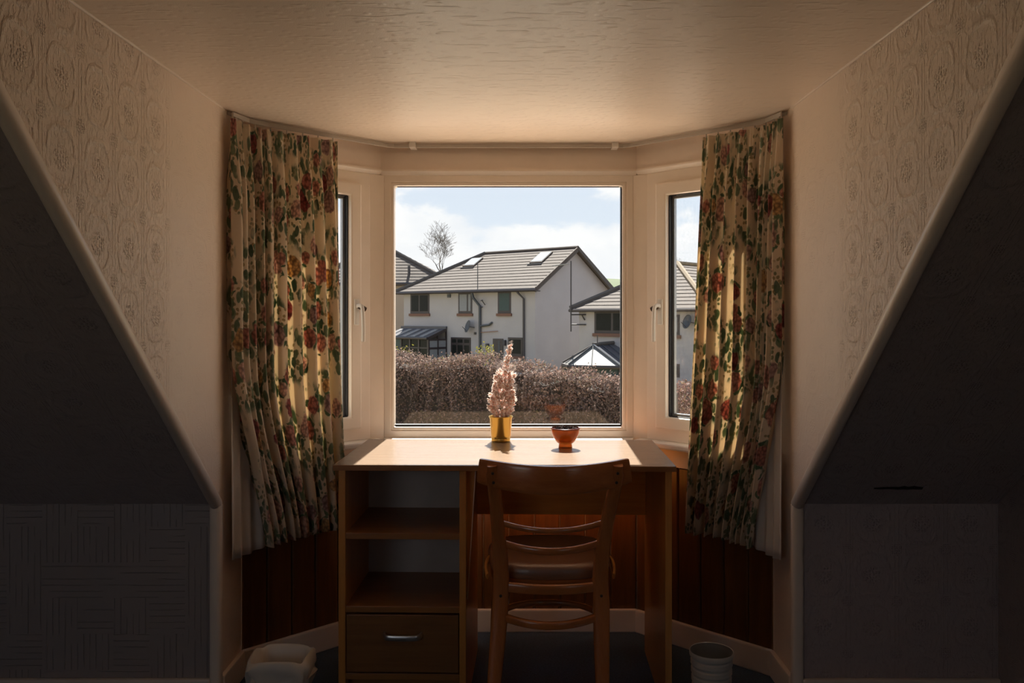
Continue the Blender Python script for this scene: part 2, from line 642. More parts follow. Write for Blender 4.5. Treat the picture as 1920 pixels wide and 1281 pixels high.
ST(slab('wall_far_right', [(XR, YR, 0), (XR, YR, CH), (XR, YT, CH), (XR, YK, KH), (XR, YK, 0)], (0.08, 0, 0), M['paper_shaded'], (0, 1, 0), (0, 0, 1)))
RW = (-2.18, -1.10, .55, 1.79)      # unseen window added behind the camera, sized for fill light
wb = ST(empty('wall_back'))
RV = (1.10, 1.46, .55, 1.79)  # another unseen window, added for more fill
for x0, x1, z0, z1 in ((XL, RW[0], 0, CH), (RW[1], RV[0], 0, CH), (RV[1], XR, 0, CH), (RW[0], RW[1], 0, RW[2]), (RW[0], RW[1], RW[3], CH), (RV[0], RV[1], 0, RV[2]), (RV[0], RV[1], RV[3], CH)):
    slab('wall_section', [(x0, YR, z0), (x0, YR, z1), (x1, YR, z1), (x1, YR, z0)], (0, -0.08, 0), M['paper_shaded'], (1, 0, 0), (0, 0, 1), wb)

# half-round beads along the cut edge of the slopes and down the knee-wall corners
for sx, i in ((-1, 1), (1, 2)):
    bm = bmesh.new()
    x = sx * (HW + 0.006)
    p0, p1 = Vector((x, YK, KH)), Vector((x, YT + .02, CH - .018))
    sweep(bm, [p0 + (p0 - p1).normalized() * 0.012, p0, p0.lerp(p1, .5), p1], [(.020, .018), (.040, .036), (.040, .036), (.040, .036)], up=(1, 0, 0), n=14, p=2.2)
    o = ST(finish('trim_%d' % i, bm, M['gloss'], smooth=True))
    o.data.set_sharp_from_angle(angle=R(60))
    bm = bmesh.new()
    sweep(bm, [(x, YK, 0.0), (x, YK, .3), (x, YK, KH - .004)], (.036, .034), up=(0, 1, 0), n=14, p=3.0)
    o = ST(finish('trim_%d' % (i + 2), bm, M['gloss'], smooth=True))
    o.data.set_sharp_from_angle(angle=R(60))

for sx, i in ((-1, 9), (1, 10)):  # thin beads added along the ceiling joint to catch a crease highlight
    x = sx * (HW - .001)
    o = ST(tube('trim_%d' % i, [(x, YT + .05, CH - .001), (x, 2.0, CH - .0015), (x, 2.66, CH - .001)], (.008, .008), M['gloss'], None, n=8, p=2))

# ------------------------------------------------------------------ the bay: three facets, each with its own frame (t along, n outward, z)
D7 = math.sqrt(0.5)
LEN_C = 2 * BW
LEN_S = math.hypot(HW - BW, YB - YC)


def facet(which):
    if which == 'C':
        o, d, n = Vector((-BW, YB, 0)), Vector((1, 0, 0)), Vector((0, 1, 0))
    elif which == 'L':
        o, d, n = Vector((-BW, YB, 0)), Vector((-D7, -D7, 0)), Vector((-D7, D7, 0))
    else:
        o, d, n = Vector((BW, YB, 0)), Vector((D7, -D7, 0)), Vector((D7, D7, 0))
    m = Matrix.Identity(4)
    m.col[0][:3] = d
    m.col[1][:3] = n
    m.col[2][:3] = (0, 0, 1)
    m.col[3][:3] = o
    return m


FC = {k: facet(k) for k in 'CLR'}
FL = {'C': LEN_C, 'L': LEN_S, 'R': LEN_S}
SILL = 0.735
HEAD = 1.736
PTOP = 0.645      # top of the boarding

for k, side in (('C', 'front'), ('L', 'front_left'), ('R', 'front_right')):
    m, L = FC[k], FL[k]
    w = empty('wall_' + side)
    ST(w)
    # masonry under the sill and the lintel above
    box('backing', (0, L), (0.012, 0.13), (0, SILL - .02), M['gloss'], w, mtx=m)
    box('apron', (0, L), (-0.004, 0.012), (PTOP, SILL - .02), M['gloss'], w, mtx=m)
    bm = bmesh.new()
    add_box(bm, (0, L), (0.0, 0.12), (HEAD + .018, CH), m)
    finish('lintel', bm, M['gloss'], w)
    bm = bmesh.new()
    prof = [(-.008, HEAD + .019), (-.008, HEAD + .013), (.010, HEAD - .004), (.10, HEAD - .004), (.10, HEAD + .019)]
    ends = [[bm.verts.new(m @ Vector((tt, a, b))) for a, b in prof] for tt in (0, L)]
    bm.faces.new(ends[0]); bm.faces.new(ends[1][::-1])
    for i in range(5):
        bm.faces.new((ends[0][i], ends[0][(i + 1) % 5], ends[1][(i + 1) % 5], ends[1][i]))
    finish('lintel_bead', bm, M['upvc'], w)
    # vertical boards, each with bevelled edges
    nb = 10 if k == 'C' else 6
    bw = L / nb
    for i in range(nb):
        bm = bmesh.new()
        add_box(bm, (i * bw + .0015, (i + 1) * bw - .0015), (-0.002, 0.012), (0.0, PTOP), m)
        finish('plank', bm, M['plank'], w, bevel=.0045, segs=1)
    # sill board with a rounded nose
    bm = bmesh.new()
    e = 0.0207
    t0, t1 = (e, L - e) if k == 'C' else (e, L)
    vs = add_box(bm, (0, L), (-0.05, 0.05), (SILL - .022, SILL), m)
    # mitre the nose at the corners
    for v in vs:
        lt = m.inverted() @ v.co
        if lt.y < 0:
            if k == 'C':
                lt.x = e if lt.x < L / 2 else L - e
            elif lt.x < L / 2:
                lt.x = e
        v.co = m @ lt
    o = finish('sill', bm, M['white'], w, bevel=.006)
    # skirting
    bb = ST(box('baseboard_' + side, (0.0 if k == 'C' else 0.008, L - .0 if k == 'C' else L), (-0.02, -0.002), (0, .086), M['gloss'], None, bevel=.005, mtx=m))
for sx, nm in ((-1, 'left'), (1, 'right')):
    a, b = sorted((sx * HW, sx * (HW - .016)))
    ST(box('baseboard_' + nm, (a, b), (YK + .01, YC - .004), (0, .086), M['gloss'], None, bevel=.005))
    a, b = sorted((sx * (HW + .02), XL if sx < 0 else XR))
    ST(box('baseboard_knee_' + nm, (a, b), (YK - .018, YK), (0, .086), M['gloss'], None, bevel=.005))

for k, t0, side in (('L', 0, 'front_left'), ('R', LEN_C, 'front_right')):
    for z0, z1 in ((0, SILL - .02), (HEAD, CH)):
        bm = bmesh.new()
        pts = [FC['C'] @ Vector((t0, .013, 0)), FC['C'] @ Vector((t0, .128, 0)), FC[k] @ Vector((0, .128, 0)), FC[k] @ Vector((0, .013, 0))]
        a = [bm.verts.new((p.x, p.y, z0)) for p in pts]
        b = [bm.verts.new((p.x, p.y, z1)) for p in pts]
        bm.faces.new(a); bm.faces.new(b[::-1])
        for i in range(4):
            bm.faces.new((a[i], a[(i + 1) % 4], b[(i + 1) % 4], b[i]))
        finish('corner_filling', bm, M['gloss'], bpy.data.objects['wall_' + side])

# angled corner posts between the windows, and the end posts
def post(name, pts):
    bm = bmesh.new()
    a = [bm.verts.new((p.x, p.y, SILL - .02)) for p in pts]
    b = [bm.verts.new((p.x, p.y, HEAD)) for p in pts]
    bm.faces.new(a[::-1]); bm.faces.new(b)
    n = len(a)
    for i in range(n):
        bm.faces.new((a[i], a[(i + 1) % n], b[(i + 1) % n], b[i]))
    return ST(finish(name, bm, M['upvc'], None, bevel=.002))


def at(k, t, n, z=0):
    return FC[k] @ Vector((t, n, z))


post('trim_5', [at('C', .0115, .008), at('C', .016, .10), at('L', .052, .10), at('L', .0465, .008)])
post('trim_6', [at('C', LEN_C - .0115, .008), at('R', .0465, .008), at('R', .052, .10), at('C', LEN_C - .016, .10)])
for k, i in (('L', 7), ('R', 8)):
    post('trim_%d' % i, [at(k, .525, -.002), at(k, LEN_S + .02, -.002), at(k, LEN_S + .02, .10), at(k, .525, .10)])


def ring_boxes(bm, t0, t1, z0, z1, w, n0, n1, m):
    """four mitred bars round an opening"""
    for n in ((n0, n1),):
        o = [(t0, z0), (t1, z0), (t1, z1), (t0, z1)]
        i = [(t0 + w, z0 + w), (t1 - w, z0 + w), (t1 - w, z1 - w), (t0 + w, z1 - w)]
        V = {}
        for key, pts in (('o', o), ('i', i)):
            for s, nn in enumerate(n):
                V[key, s] = [bm.verts.new(m @ Vector((a, nn, b))) for a, b in pts]
        for j in range(4):
            q = (j + 1) % 4
            bm.faces.new((V['o', 0][j], V['o', 0][q], V['i', 0][q], V['i', 0][j]))
            bm.faces.new((V['o', 1][j], V['i', 1][j], V['i', 1][q], V['o', 1][q]))
            bm.faces.new((V['o', 0][j], V['o', 1][j], V['o', 1][q], V['o', 0][q]))
            bm.faces.new((V['i', 0][j], V['i', 0][q], V['i', 1][q], V['i', 1][j]))


def ring(name, t0, t1, z0, z1, w, n0, n1, mat, parent, m, bevel=.003):
    bm = bmesh.new()
    ring_boxes(bm, t0, t1, z0, z1, w, n0, n1, m)
    return finish(name, bm, mat, parent, bevel=bevel)


# window 1: one fixed light
m = FC['C']
w1 = ST(empty('window_1'))
ring('frame', .011, LEN_C - .011, SILL, HEAD, .026, .006, .085, M['upvc'], w1, m)
ring('glazing_bead', .031, LEN_C - .035, SILL + .022, HEAD - .022, .018, .010, .06, M['upvc'], w1, m, .009)
ring('gasket', .041, LEN_C - .051, .776, 1.702, .006, .022, .05, M['gasket'], w1, m, 0)
box('pane', (.043, LEN_C - .053), (.030, .034), (.778, 1.700), M['glass'], w1, mtx=m)
box('pane', (.043, LEN_C - .053), (.046, .050), (.778, 1.700), M['glass'], w1, mtx=m)


def casement(name, k):
    m = FC[k]
    w = ST(empty(name))
    ring('frame', .046, .526, SILL, HEAD, .052, .004, .085, M['upvc'], w, m)
    s = ring('sash', .092, .480, SILL + .044, HEAD - .044, .046, -.008, .055, M['upvc'], w, m, .006)
    ring('gasket', .136, .436, SILL + .086, HEAD - .086, .007, .012, .05, M['gasket'], w, m, 0)
    ring('spacer', .143, .429, SILL + .093, HEAD - .093, .009, .029, .043, M['spacer'], w, m, 0)
    box('pane', (.140, .432), (.024, .028), (SILL + .09, HEAD - .09), M['glass'], w, mtx=m)
    box('pane', (.140, .432), (.044, .048), (SILL + .09, HEAD - .09), M['glass'], w, mtx=m)
    # cockspur handle: plate, neck, lever and the dark lock boss
    h = box('handle', (.108, .128), (-.016, -.008), (1.165, 1.262), M['white'], w, bevel=.003, mtx=m)
    pts = [m @ Vector(p) for p in ((.118, -.016, 1.236), (.116, -.036, 1.236), (.113, -.042, 1.225), (.108, -.040, 1.17), (.104, -.034, 1.105))]
    tube('lever', smooth_path(pts, 14), (.016, .012), M['white'], h, up=tuple(m.col[0][:3]), n=10)
    pts = [m @ Vector(p) for p in ((.118, -.026, 1.236), (.092, -.030, 1.222))]
    tube('lock_boss', pts, (.020, .020), M['screw'], h, n=10, p=2)
    return w


casement('window_2', 'L')
casement('window_3', 'R')

w4 = ST(empty('fill_window_left'))  # added rear window, unseen; fills the desk front, chair and slopes
mb = Matrix(((-1, 0, 0, 0), (0, -1, 0, YR), (0, 0, 1, 0), (0, 0, 0, 1)))
ring('frame', -RW[1], -RW[0], RW[2], RW[3], .05, -.01, .07, M['upvc'], w4, mb)
box('pane', (-RW[1] + .045, -RW[0] - .045), (.03, .034), (RW[2] + .045, RW[3] - .045), M['glass'], w4, mtx=mb)

w5 = ST(empty('fill_window_right'))  # the narrower added window, for fill from the right
ring('frame', -RV[1], -RV[0], RV[2], RV[3], .045, -.01, .07, M['upvc'], w5, mb)
box('pane', (-RV[1] + .04, -RV[0] - .04), (.03, .034), (RV[2] + .04, RV[3] - .04), M['glass'], w5, mtx=mb)

# own roof below the dormer, outside; tiles made pale to bounce sun indoors
ST(slab('roof', [(-6, 3.40, .60), (6, 3.40, .60), (6, 6.6, -2.15), (-6, 6.6, -2.15)], (0, -.1, -.12), plain('pale_bounce_tiles', (0.68, 0.54, 0.42), 0.8, var=.2, scale=4), (1, 0, 0), (0, 1, 0)))

# ------------------------------------------------------------------ curtain track
tr = tag(empty('curtain_track', (0, 3.19, 1.838)), 'white double curtain rail bent round the bay just under the ceiling', 'rail')


def track_path(off):
    pts = []
    L_in = [(-.868, 2.70), (-.845, 2.79), (-.80, 2.85)]
    for x, y in L_in:
        pts.append((x, y))
    pts.append((-.455, 3.193)); pts.append((-.43, 3.205)); pts.append((.43, 3.205)); pts.append((.455, 3.193))
    for x, y in reversed(L_in):
        pts.append((-x, y))
    out = []
    for i, (x, y) in enumerate(pts):
        a = Vector(pts[max(i - 1, 0)]); b = Vector(pts[min(i + 1, len(pts) - 1)])
        d = (b - a).normalized()
        out.append(Vector((x + d.y * off, y - 3.19 - d.x * off, 0)))
    return out


tube('rail', track_path(0.0), (.006, .016), M['rail'], tr, n=8, p=4, smooth=False)
tube('rail', [p + Vector((0, 0, .004)) for p in track_path(-0.018)], (.005, .012), M['rail'], tr, n=8, p=4, smooth=False)
for x in (-.36, .40):
    box('bracket', (x - .012, x + .012), (.0, .06), (-.008, .02), M['white'], tr, bevel=.002)


# ------------------------------------------------------------------ curtains
def sstep(a, b, x):
    u = max(0, min(1, (x - a) / (b - a)))
    return u * u * (3 - 2 * u)


def curtain(sx, top_in, bot_in, label, seed, npl):
    rnd = random.Random(seed)
    zt, zb = 1.817, 0.445
    root = tag(empty('curtain', (sx * .75, 2.9, zt)), label, 'curtain')
    org = Vector(root.location)

    def guide(q0):
        P = [(sx * (.43 + q0), 3.193 - q0), (sx * (.43 + .5 * (q0 + .36)), 3.193 - .5 * (q0 + .36)), (sx * .79, 2.835), (sx * .842, 2.76), (sx * .862, 2.665)]
        pts = smooth_path([(x, y, 0) for x, y in P], 200)
        d = [0]
        for a, b in zip(pts, pts[1:]):
            d.append(d[-1] + (b - a).length)
        return pts, d

    def sample(g, u):
        pts, d = g
        s = u * d[-1]
        lo = 0
        while lo < len(d) - 2 and d[lo + 1] < s:
            lo += 1
        f = (s - d[lo]) / max(1e-9, d[lo + 1] - d[lo])
        p = pts[lo].lerp(pts[lo + 1], f)
        t = (pts[lo + 1] - pts[lo]).normalized()
        nrm = Vector((-t.y, t.x, 0)) * (1 if sx < 0 else -1)
        return p, nrm * -1          # towards the room's middle

    gt, gb = guide(top_in), guide(bot_in)
    NU, NV = 300, 44
    # pleat phases: uneven spacing
    ph = [0]
    for i in range(npl):
        ph.append(ph[-1] + rnd.uniform(.7, 1.35))
    tot = ph[-1]
    amp = [rnd.uniform(.75, 1.15) for _ in range(npl + 1)]

    def wave(u, v):
        x = u * tot
        k = 0
        while k < npl - 1 and ph[k + 1] < x:
            k += 1
        f = (x - ph[k]) / (ph[k + 1] - ph[k])
        s = math.sin(2 * math.pi * f)
        c = math.cos(2 * math.pi * f)
        a = amp[k] * (1 - abs(2 * f - 1) ** 6) + .5 * abs(2 * f - 1) ** 6
        s = math.copysign(abs(s) ** .75, s)
        return a * (s + .18 * math.sin(4 * math.pi * f + 1.7 * v + k)), f, c * a

    def build(name, mat, u0, u1, off, lining):
        bm = bmesh.new()
        uvl = bm.loops.layers.uv.new('UVMap')
        grid, arcs = [], None
        for j in range(NV + 1):
            v = j / NV
            row = []
            for i in range(NU + 1):
                uu = u0 + (u1 - u0) * i / NU
                retreat = .33 * sstep(.56, 1.04, v)
                if not lining:
                    w = uu * (1 - retreat)
                else:
                    lo = (1 - retreat) - .12
                    hi_ = .90 + .10 * sstep(.42, .72, v)
                    w = lo + (hi_ - lo) * i / NU
                w = min(1, w)
                pt, nt_ = sample(gt, w)
                pb, nb_ = sample(gb, w)
                p = pt.lerp(pb, v)
                n = nt_.lerp(nb_, v).normalized()
                A = .011 + .015 * sstep(0, .18, v) + .004 * v
                if lining:
                    wv = math.sin(w * 60 + 2 * v) * .25 * v
                    lat = 0
                else:
                    wv, f, cc = wave(uu, v)
                    lat = .006 * cc * sstep(.0, .3, v)
                    wv += .10 * math.sin(5 * v + uu * 9)
                    # pinched heading
                    if v < .06:
                        wv *= .75 + .25 * abs(math.sin(uu * 90))
                tan = Vector((-n.y, n.x, 0))
                q = p + n * (A * wv + off + (-.006 * v if lining else -.030 * sstep(.5, .8, v) * sstep(.72, .95, uu))) + tan * lat
                z = zt + (zb - zt) * v
                if v > .97 and not lining:
                    z -= .004 * math.sin(uu * tot * 6.28 + 1)
                if lining:
                    z += .012 - .03 * sstep(.5, 1, v) * (0.3 + .7 * math.sin(i / NU * 2.6)) * (1 if v > .5 else 0)
                row.append(bm.verts.new(Vector((q.x, q.y, z)) - org))
            grid.append(row)
        mid = grid[NV // 2]
        arc = [0]
        for a, b in zip(mid, mid[1:]):
            arc.append(arc[-1] + (b.co - a.co).length)
        for j in range(NV):
            for i in range(NU):
                f = bm.faces.new((grid[j][i], grid[j][i + 1], grid[j + 1][i + 1], grid[j + 1][i]))
                f.smooth = True
                for lp, (a, b) in zip(f.loops, ((i, j), (i + 1, j), (i + 1, j + 1), (i, j + 1))):
                    lp[uvl].uv = (arc[a] * 1.25 + seed * .37, (1 - b / NV) * (zt - zb) + seed * .13)
        me = bpy.data.meshes.new(name)
        bm.to_mesh(me)
        bm.free()
        o = link(name, me, mat, root)
        md = o.modifiers.new('thickness', 'SOLIDIFY')
        md.thickness = .0014
        return o

    build('printed_cloth', M['chintz'], 0, 1, 0, False)
    build('lining', M['lining'], 0, 1, .006, True)
    for i in range(8):
        p, n = sample(gt, .04 + .93 * i / 7)
        q = Vector((p.x, p.y, zt)) - org
        box('hook', (q.x - .002, q.x + .002), (q.y - .002, q.y + .002), (-.004, .008), M['rail'], root)
    return root


curtain(-1, .174, .150, 'cream floral pleated curtain at the window bay\'s left, above the lined bin', 3, 10)
curtain(1, .244, .194, 'cream floral pleated curtain at the window bay\'s right, above the ribbed bin', 5, 9)

# ------------------------------------------------------------------ desk
DX0, DX1, DY0, DY1 = -.516, .514, 2.556, 3.10
dk = tag(empty('desk', ((DX0 + DX1) / 2, (DY0 + DY1) / 2, 0), R(-1.4)), 'beech laminate desk with open shelves and one drawer, under the window', 'desk')


def dbox(name, x, y, z, mat, parent=None, bevel=.0015):
    ox, oy = (DX0 + DX1) / 2, (DY0 + DY1) / 2
    return box(name, (x[0] - ox, x[1] - ox), (y[0] - oy, y[1] - oy), z, mat, parent or dk, bevel)


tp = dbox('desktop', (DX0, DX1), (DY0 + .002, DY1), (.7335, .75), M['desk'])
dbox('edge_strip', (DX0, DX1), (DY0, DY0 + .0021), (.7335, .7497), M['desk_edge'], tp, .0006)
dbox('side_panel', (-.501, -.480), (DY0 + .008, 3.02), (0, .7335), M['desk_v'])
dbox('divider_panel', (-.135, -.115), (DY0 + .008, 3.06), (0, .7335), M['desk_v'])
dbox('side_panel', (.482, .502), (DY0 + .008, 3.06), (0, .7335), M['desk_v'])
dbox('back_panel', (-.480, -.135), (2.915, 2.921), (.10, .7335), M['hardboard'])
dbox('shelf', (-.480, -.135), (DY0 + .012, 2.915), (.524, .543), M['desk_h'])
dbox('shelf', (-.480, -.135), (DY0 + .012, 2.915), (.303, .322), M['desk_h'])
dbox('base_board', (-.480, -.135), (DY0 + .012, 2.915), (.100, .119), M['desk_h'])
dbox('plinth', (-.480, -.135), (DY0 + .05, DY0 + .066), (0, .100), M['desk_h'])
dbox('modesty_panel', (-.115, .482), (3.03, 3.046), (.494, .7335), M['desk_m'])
# tapered edge-banded fin beside the shelves
bm = bmesh.new()
ox, oy = (DX0 + DX1) / 2, (DY0 + DY1) / 2
yy0, yy1 = 2.60 - oy, 2.614 - oy
tri = [(-.115, .733), (-.088, .733), (-.1135, .335), (-.115, .30)]
a = [bm.verts.new((x - ox, yy0, z)) for x, z in tri]
b = [bm.verts.new((x - ox, yy1, z)) for x, z in tri]
bm.faces.new(a); bm.faces.new(b[::-1])
for i in range(4):
    bm.faces.new((a[i], a[(i + 1) % 4], b[(i + 1) % 4], b[i]))
fin = finish('bracket', bm, M['desk_v'], dk)
tube('edge_strip', [(-.0885 - ox, yy0 - .001, .733), (-.1135 - ox, yy0 - .001, .335)], (.003, .004), plain('raw_pale_edge', (.88, .76, .62), .5), fin, up=(0, 1, 0), n=6, p=4, smooth=False)
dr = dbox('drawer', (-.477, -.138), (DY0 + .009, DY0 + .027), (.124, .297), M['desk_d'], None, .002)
hx, hy = -.306 - ox, DY0 + .009 - oy
pts = smooth_path([(hx - .056, hy, .238), (hx - .05, hy - .018, .237), (hx - .03, hy - .024, .236), (hx + .03, hy - .024, .236), (hx + .05, hy - .018, .237), (hx + .056, hy, .238)], 24)
tube('handle', pts, (.008, .017), M['steel'], dr, n=10, p=4)
# drawer box behind the front
dbox('drawer_box', (-.470, -.145), (DY0 + .027, 2.90), (.13, .27), M['desk_h'], dr)

# ------------------------------------------------------------------ chair
ch = tag(empty('chair', (.125, 2.50, 0)), 'stained bentwood chair with curved slat back pushed under the desk', 'chair')
CO = Vector(ch.location)


def cp(x, y, z):
    return Vector((x, y, z)) - CO


def leg_path(s):
    xt, xm, xb, xf = ((-.035, -.012, -.030, -.046), (.303, .262, .264, .270))[s]
    return smooth_path([cp(xf, 2.27, 0), cp(xb, 2.318, .2), cp(xm - (.002 if s == 0 else -.002), 2.352, .40), cp(xm, 2.353, .50), cp(xm + (-.008 if s == 0 else .014), 2.338, .62), cp(xt + (.004 if s == 0 else -.004), 2.305, .75), cp(xt, 2.292, .80)], 30)


for s in (0, 1):
    pth = leg_path(s)
    n = len(pth)
    sz = []
    for i in range(n):
        f = pth[i].z / .80
        w = .034 + .012 * math.exp(-((f - .5) / .25) ** 2)
        if f > .97:
            w *= .8
        sz.append((.030 + .006 * math.exp(-((f - .55) / .3) ** 2), w))
    lg = tube('leg', pth, sz, M['chair'], ch, up=(1, 0, 0), n=14, p=3.6)
    for z, xo in ((.778, 0), (.752, 0), (.432, .0)):
        q = min(pth, key=lambda p: abs(p.z - z))
        bm = bmesh.new()
        bmesh.ops.create_uvsphere(bm, u_segments=10, v_segments=6, radius=.0042, matrix=Matrix.Translation((q.x + xo, q.y - .0175, z)) @ Matrix.Scale(.5, 4, (0, 1, 0)))
        finish('screw', bm, M['screw'], lg, smooth=True)


def arc_rail(name, xl, xr, yl, z_end, z_mid, bulge, sizes, mat, n=28, p=3.0, ov=0.0):
    pts, sz = [], []
    for i in range(n + 1):
        f = i / n
        k = 4 * f * (1 - f)
        pts.append(cp(xl + (xr - xl) * f, yl - bulge * k, z_end + (z_mid - z_end) * k))
        s = sizes(f, k) if callable(sizes) else sizes
        sz.append(s)
    return tube(name, pts, sz, mat, ch, n=16, p=p)


arc_rail('top_rail', -.070, .336, 2.318, .780, .7625, .055, lambda f, k: (.018, .066 + .012 * k ** .6), M['chair_h'], p=5)
arc_rail('slat', -.018, .272, 2.342, .634, .620, .045, (.013, .0155), M['chair_h'], p=2.6)
arc_rail('slat', -.012, .264, 2.352, .575, .562, .045, (.013, .020), M['chair_h'], p=2.6)
arc_rail('back_apron', -.004, .256, 2.356, .453, .450, .02, (.018, .028), M['chair_h'], p=4)
arc_rail('stretcher', -.010, .256, 2.350, .372, .362, .045, (.016, .021), M['chair_h'], p=4)


def seat_outline(k, n=56):
    """rounded-trapezoid outline in plan, wider at the front"""
    out = []
    for i in range(n):
        a = 2 * math.pi * i / n
        c, s = math.cos(a), math.sin(a)
        x = math.copysign(abs(c) ** (2 / 3.2), c)
        y = math.copysign(abs(s) ** (2 / 2.8), s)
        hw = .180 + .012 * y
        out.append((x * hw * k, y * .178 * k))
    return out


def seat_mesh(name, prof, mat, xc=.127, yc=2.535):
    bm = bmesh.new()
    rings = []
    for k, z in prof:
        rings.append([bm.verts.new(cp(xc + x, yc + y, z)) for x, y in seat_outline(k)])
    for a, b in zip(rings, rings[1:]):
        for i in range(len(a)):
            j = (i + 1) % len(a)
            bm.faces.new((a[i], a[j], b[j], b[i]))
    bm.faces.new(rings[0][::-1])
    bm.faces.new(rings[-1])
    o = finish(name, bm, mat, ch, smooth=True)
    o.data.set_sharp_from_angle(angle=R(45))
    return o


seat_mesh('seat', [(.93, .466), (.985, .469), (1.0, .477), (1.0, .490), (.985, .500), (.95, .506), (.86, .509), (.6, .506), (.3, .5035), (.05, .503)], M['seat'])
seat_mesh('seat_frame', [(.80, .437), (.955, .437), (.965, .440), (.965, .466), (.93, .469)], M['chair_h'])
# a paler lip at the seat's edges
for s in (-1, 1):
    pts = [cp(.127 + s * (.1845 - .02 * ((f - .35) * 1.6) ** 2), 2.415 + .12 * f, .49 - .028 * (1 - f) ** 2) for f in [i / 10 for i in range(11)]]
    tube('seat_edge', pts, (.008, .020), M['desk_v'], ch, n=8)
for xx in (-.035, .289):
    pts = smooth_path([cp(xx + (.127 - xx) * -.06, 2.70, 0), cp(xx, 2.68, .25), cp(xx + (.127 - xx) * .08, 2.655, .445)], 14)
    tube('leg', pts, [(.026 + .010 * i / 14, .026 + .010 * i / 14) for i in range(15)], M['chair'], ch, up=(0, 1, 0), n=12, p=2.4)
pts = [cp(.127 + .15 * math.cos(a), 2.555 + .125 * math.sin(a), .30) for a in [math.pi * (-.1 + 1.2 * i / 30) for i in range(31)]]
tube('stretcher', pts, (.018, .018), M['chair_h'], ch, n=10)

# ------------------------------------------------------------------ pot with the tinsel tree
def potpos(x, y):
    return (x, y, .75)


pot = tag(empty('plant_pot', potpos(-.026, 3.055)), 'small brushed gold metal pot holding the pink frosted tree', 'pot')
prof = [(0, .0), (.0325, .0), (.0335, .002), (.0345, .012), (.0338, .0135), (.0350, .0155), (.0344, .0175), (.0356, .0195), (.0405, .083), (.0432, .0865), (.0438, .089), (.0428, .091), (.0408, .0895), (.039, .083), (.0345, .02), (0, .02)]
lathe('body', prof, M['gold'], pot, 48)
lathe('soil', [(0, .060), (.030, .060), (.0372, .058), (.0372, .050), (0, .050)], plain('brown_filler', (.14, .08, .05), .9, bump=.003), pot, 24)


def frost(t):
    g = t.n('ShaderNodeNewGeometry')
    rnd = X(t.nt, g.outputs['Random Per Island'])
    tip = t.uv()
    _, v, _ = t.sep(tip)
    pk = t.ramp(rnd, [(0.0, (.86, .46, .33)), (.5, (.92, .70, .60)), (1.0, (.88, .58, .48))])
    return t.mix((v + (rnd - .5) * .5).ss(.22, .65), pk, (.93, .88, .85))


M['frost'] = translucent_mat('frosted_pink_tinsel', frost, .62, .6)
tree = tag(empty('tinsel_tree', (-.026, 3.055, .81)), 'little pink frosted artificial tree standing in the gold pot', 'ornament')


def tuft_mesh(seed, L=.024, n=34):
    rnd = random.Random(seed)
    bm = bmesh.new()
    uvl = bm.loops.layers.uv.new('UVMap')
    for i in range(n):
        f = rnd.random()
        base = Vector((0, 0, L * f * .75))
        a = rnd.uniform(0, 6.28)
        tilt = rnd.uniform(.5, 1.25) * (1 - .35 * f)
        d = Vector((math.cos(a) * math.sin(tilt), math.sin(a) * math.sin(tilt), math.cos(tilt)))
        ln = rnd.uniform(.009, .014)
        sd = d.cross(Vector((rnd.uniform(-1, 1), rnd.uniform(-1, 1), rnd.uniform(-1, 1)))).normalized()
        sd2 = d.cross(sd)
        w = .0030
        tipv = bm.verts.new(base + d * ln)
        midr = [bm.verts.new(base + d * ln * .55 + (sd * math.cos(k) + sd2 * math.sin(k)) * w) for k in (0, 2.1, 4.2)]
        b0 = bm.verts.new(base)
        for k in range(3):
            j = (k + 1) % 3
            for fv in ((b0, midr[j], midr[k]), (midr[k], midr[j], tipv)):
                fc = bm.faces.new(fv)
                for lp in fc.loops:
                    lp[uvl].uv = (0, 0 if lp.vert is b0 else (1 if lp.vert is tipv else .5))
    me = bpy.data.meshes.new('branch')
    bm.to_mesh(me)
    bm.free()
    me.materials.append(M['frost'])
    return me


tufts = [tuft_mesh(i) for i in range(5)]
# height above the pot's filler -> radius of the silhouette
PR = [(.03, .036), (.05, .049), (.08, .057), (.11, .049), (.14, .043), (.165, .044), (.182, .042), (.197, .020), (.225, .015), (.26, .010), (.288, .004)]


def tree_r(h):
    for (h0, r0), (h1, r1) in zip(PR, PR[1:]):
        if h0 <= h <= h1:
            return r0 + (r1 - r0) * (h - h0) / (h1 - h0)
    return PR[0][1] if h < PR[0][0] else PR[-1][1]


def tree_c(h):
    return Vector((.004 + .030 * max(0, (h - .09) / .2) ** 1.2, 0, h))


tube('stem', [tree_c(.0), tree_c(.06), tree_c(.12), tree_c(.18), tree_c(.24), tree_c(.27)], (.0025, .0025), plain('brown_wire', (.3, .2, .15), .6), tree, up=(0, 1, 0), n=6)
rnd = random.Random(11)
cnt = 0
h = .034
while h < .275:
    r = tree_r(h)
    n = max(2, round(r * 215)) if r > .02 else (3 if r > .012 else 2)
    for i in range(n):
        a = 6.283 * (i + rnd.uniform(-.2, .2)) / n + cnt * 1.3
        up = .25 + rnd.uniform(-.1, .35) if r > .02 else 1.1
        d = Vector((math.cos(a), math.sin(a), up)).normalized()
        sc = rnd.uniform(.9, 1.25) * (1.0 if r > .02 else .60)
        reach = max(.0, r * rnd.uniform(.9, 1.08) - .028 * sc)
        o = link('branch', tufts[rnd.randrange(5)], None, tree)
        o.location = tree_c(h) + Vector((math.cos(a) * reach, math.sin(a) * reach, rnd.uniform(-.006, .006) - .004))
        o.rotation_euler = d.to_track_quat('Z', 'Y').to_euler()
        o.scale = (sc, sc, sc)
    cnt += 1
    h += .0165 if r > .02 else .0125
o = link('branch', tufts[0], None, tree)
o.location = tree_c(.268)
o.scale = (.5, .5, .7)

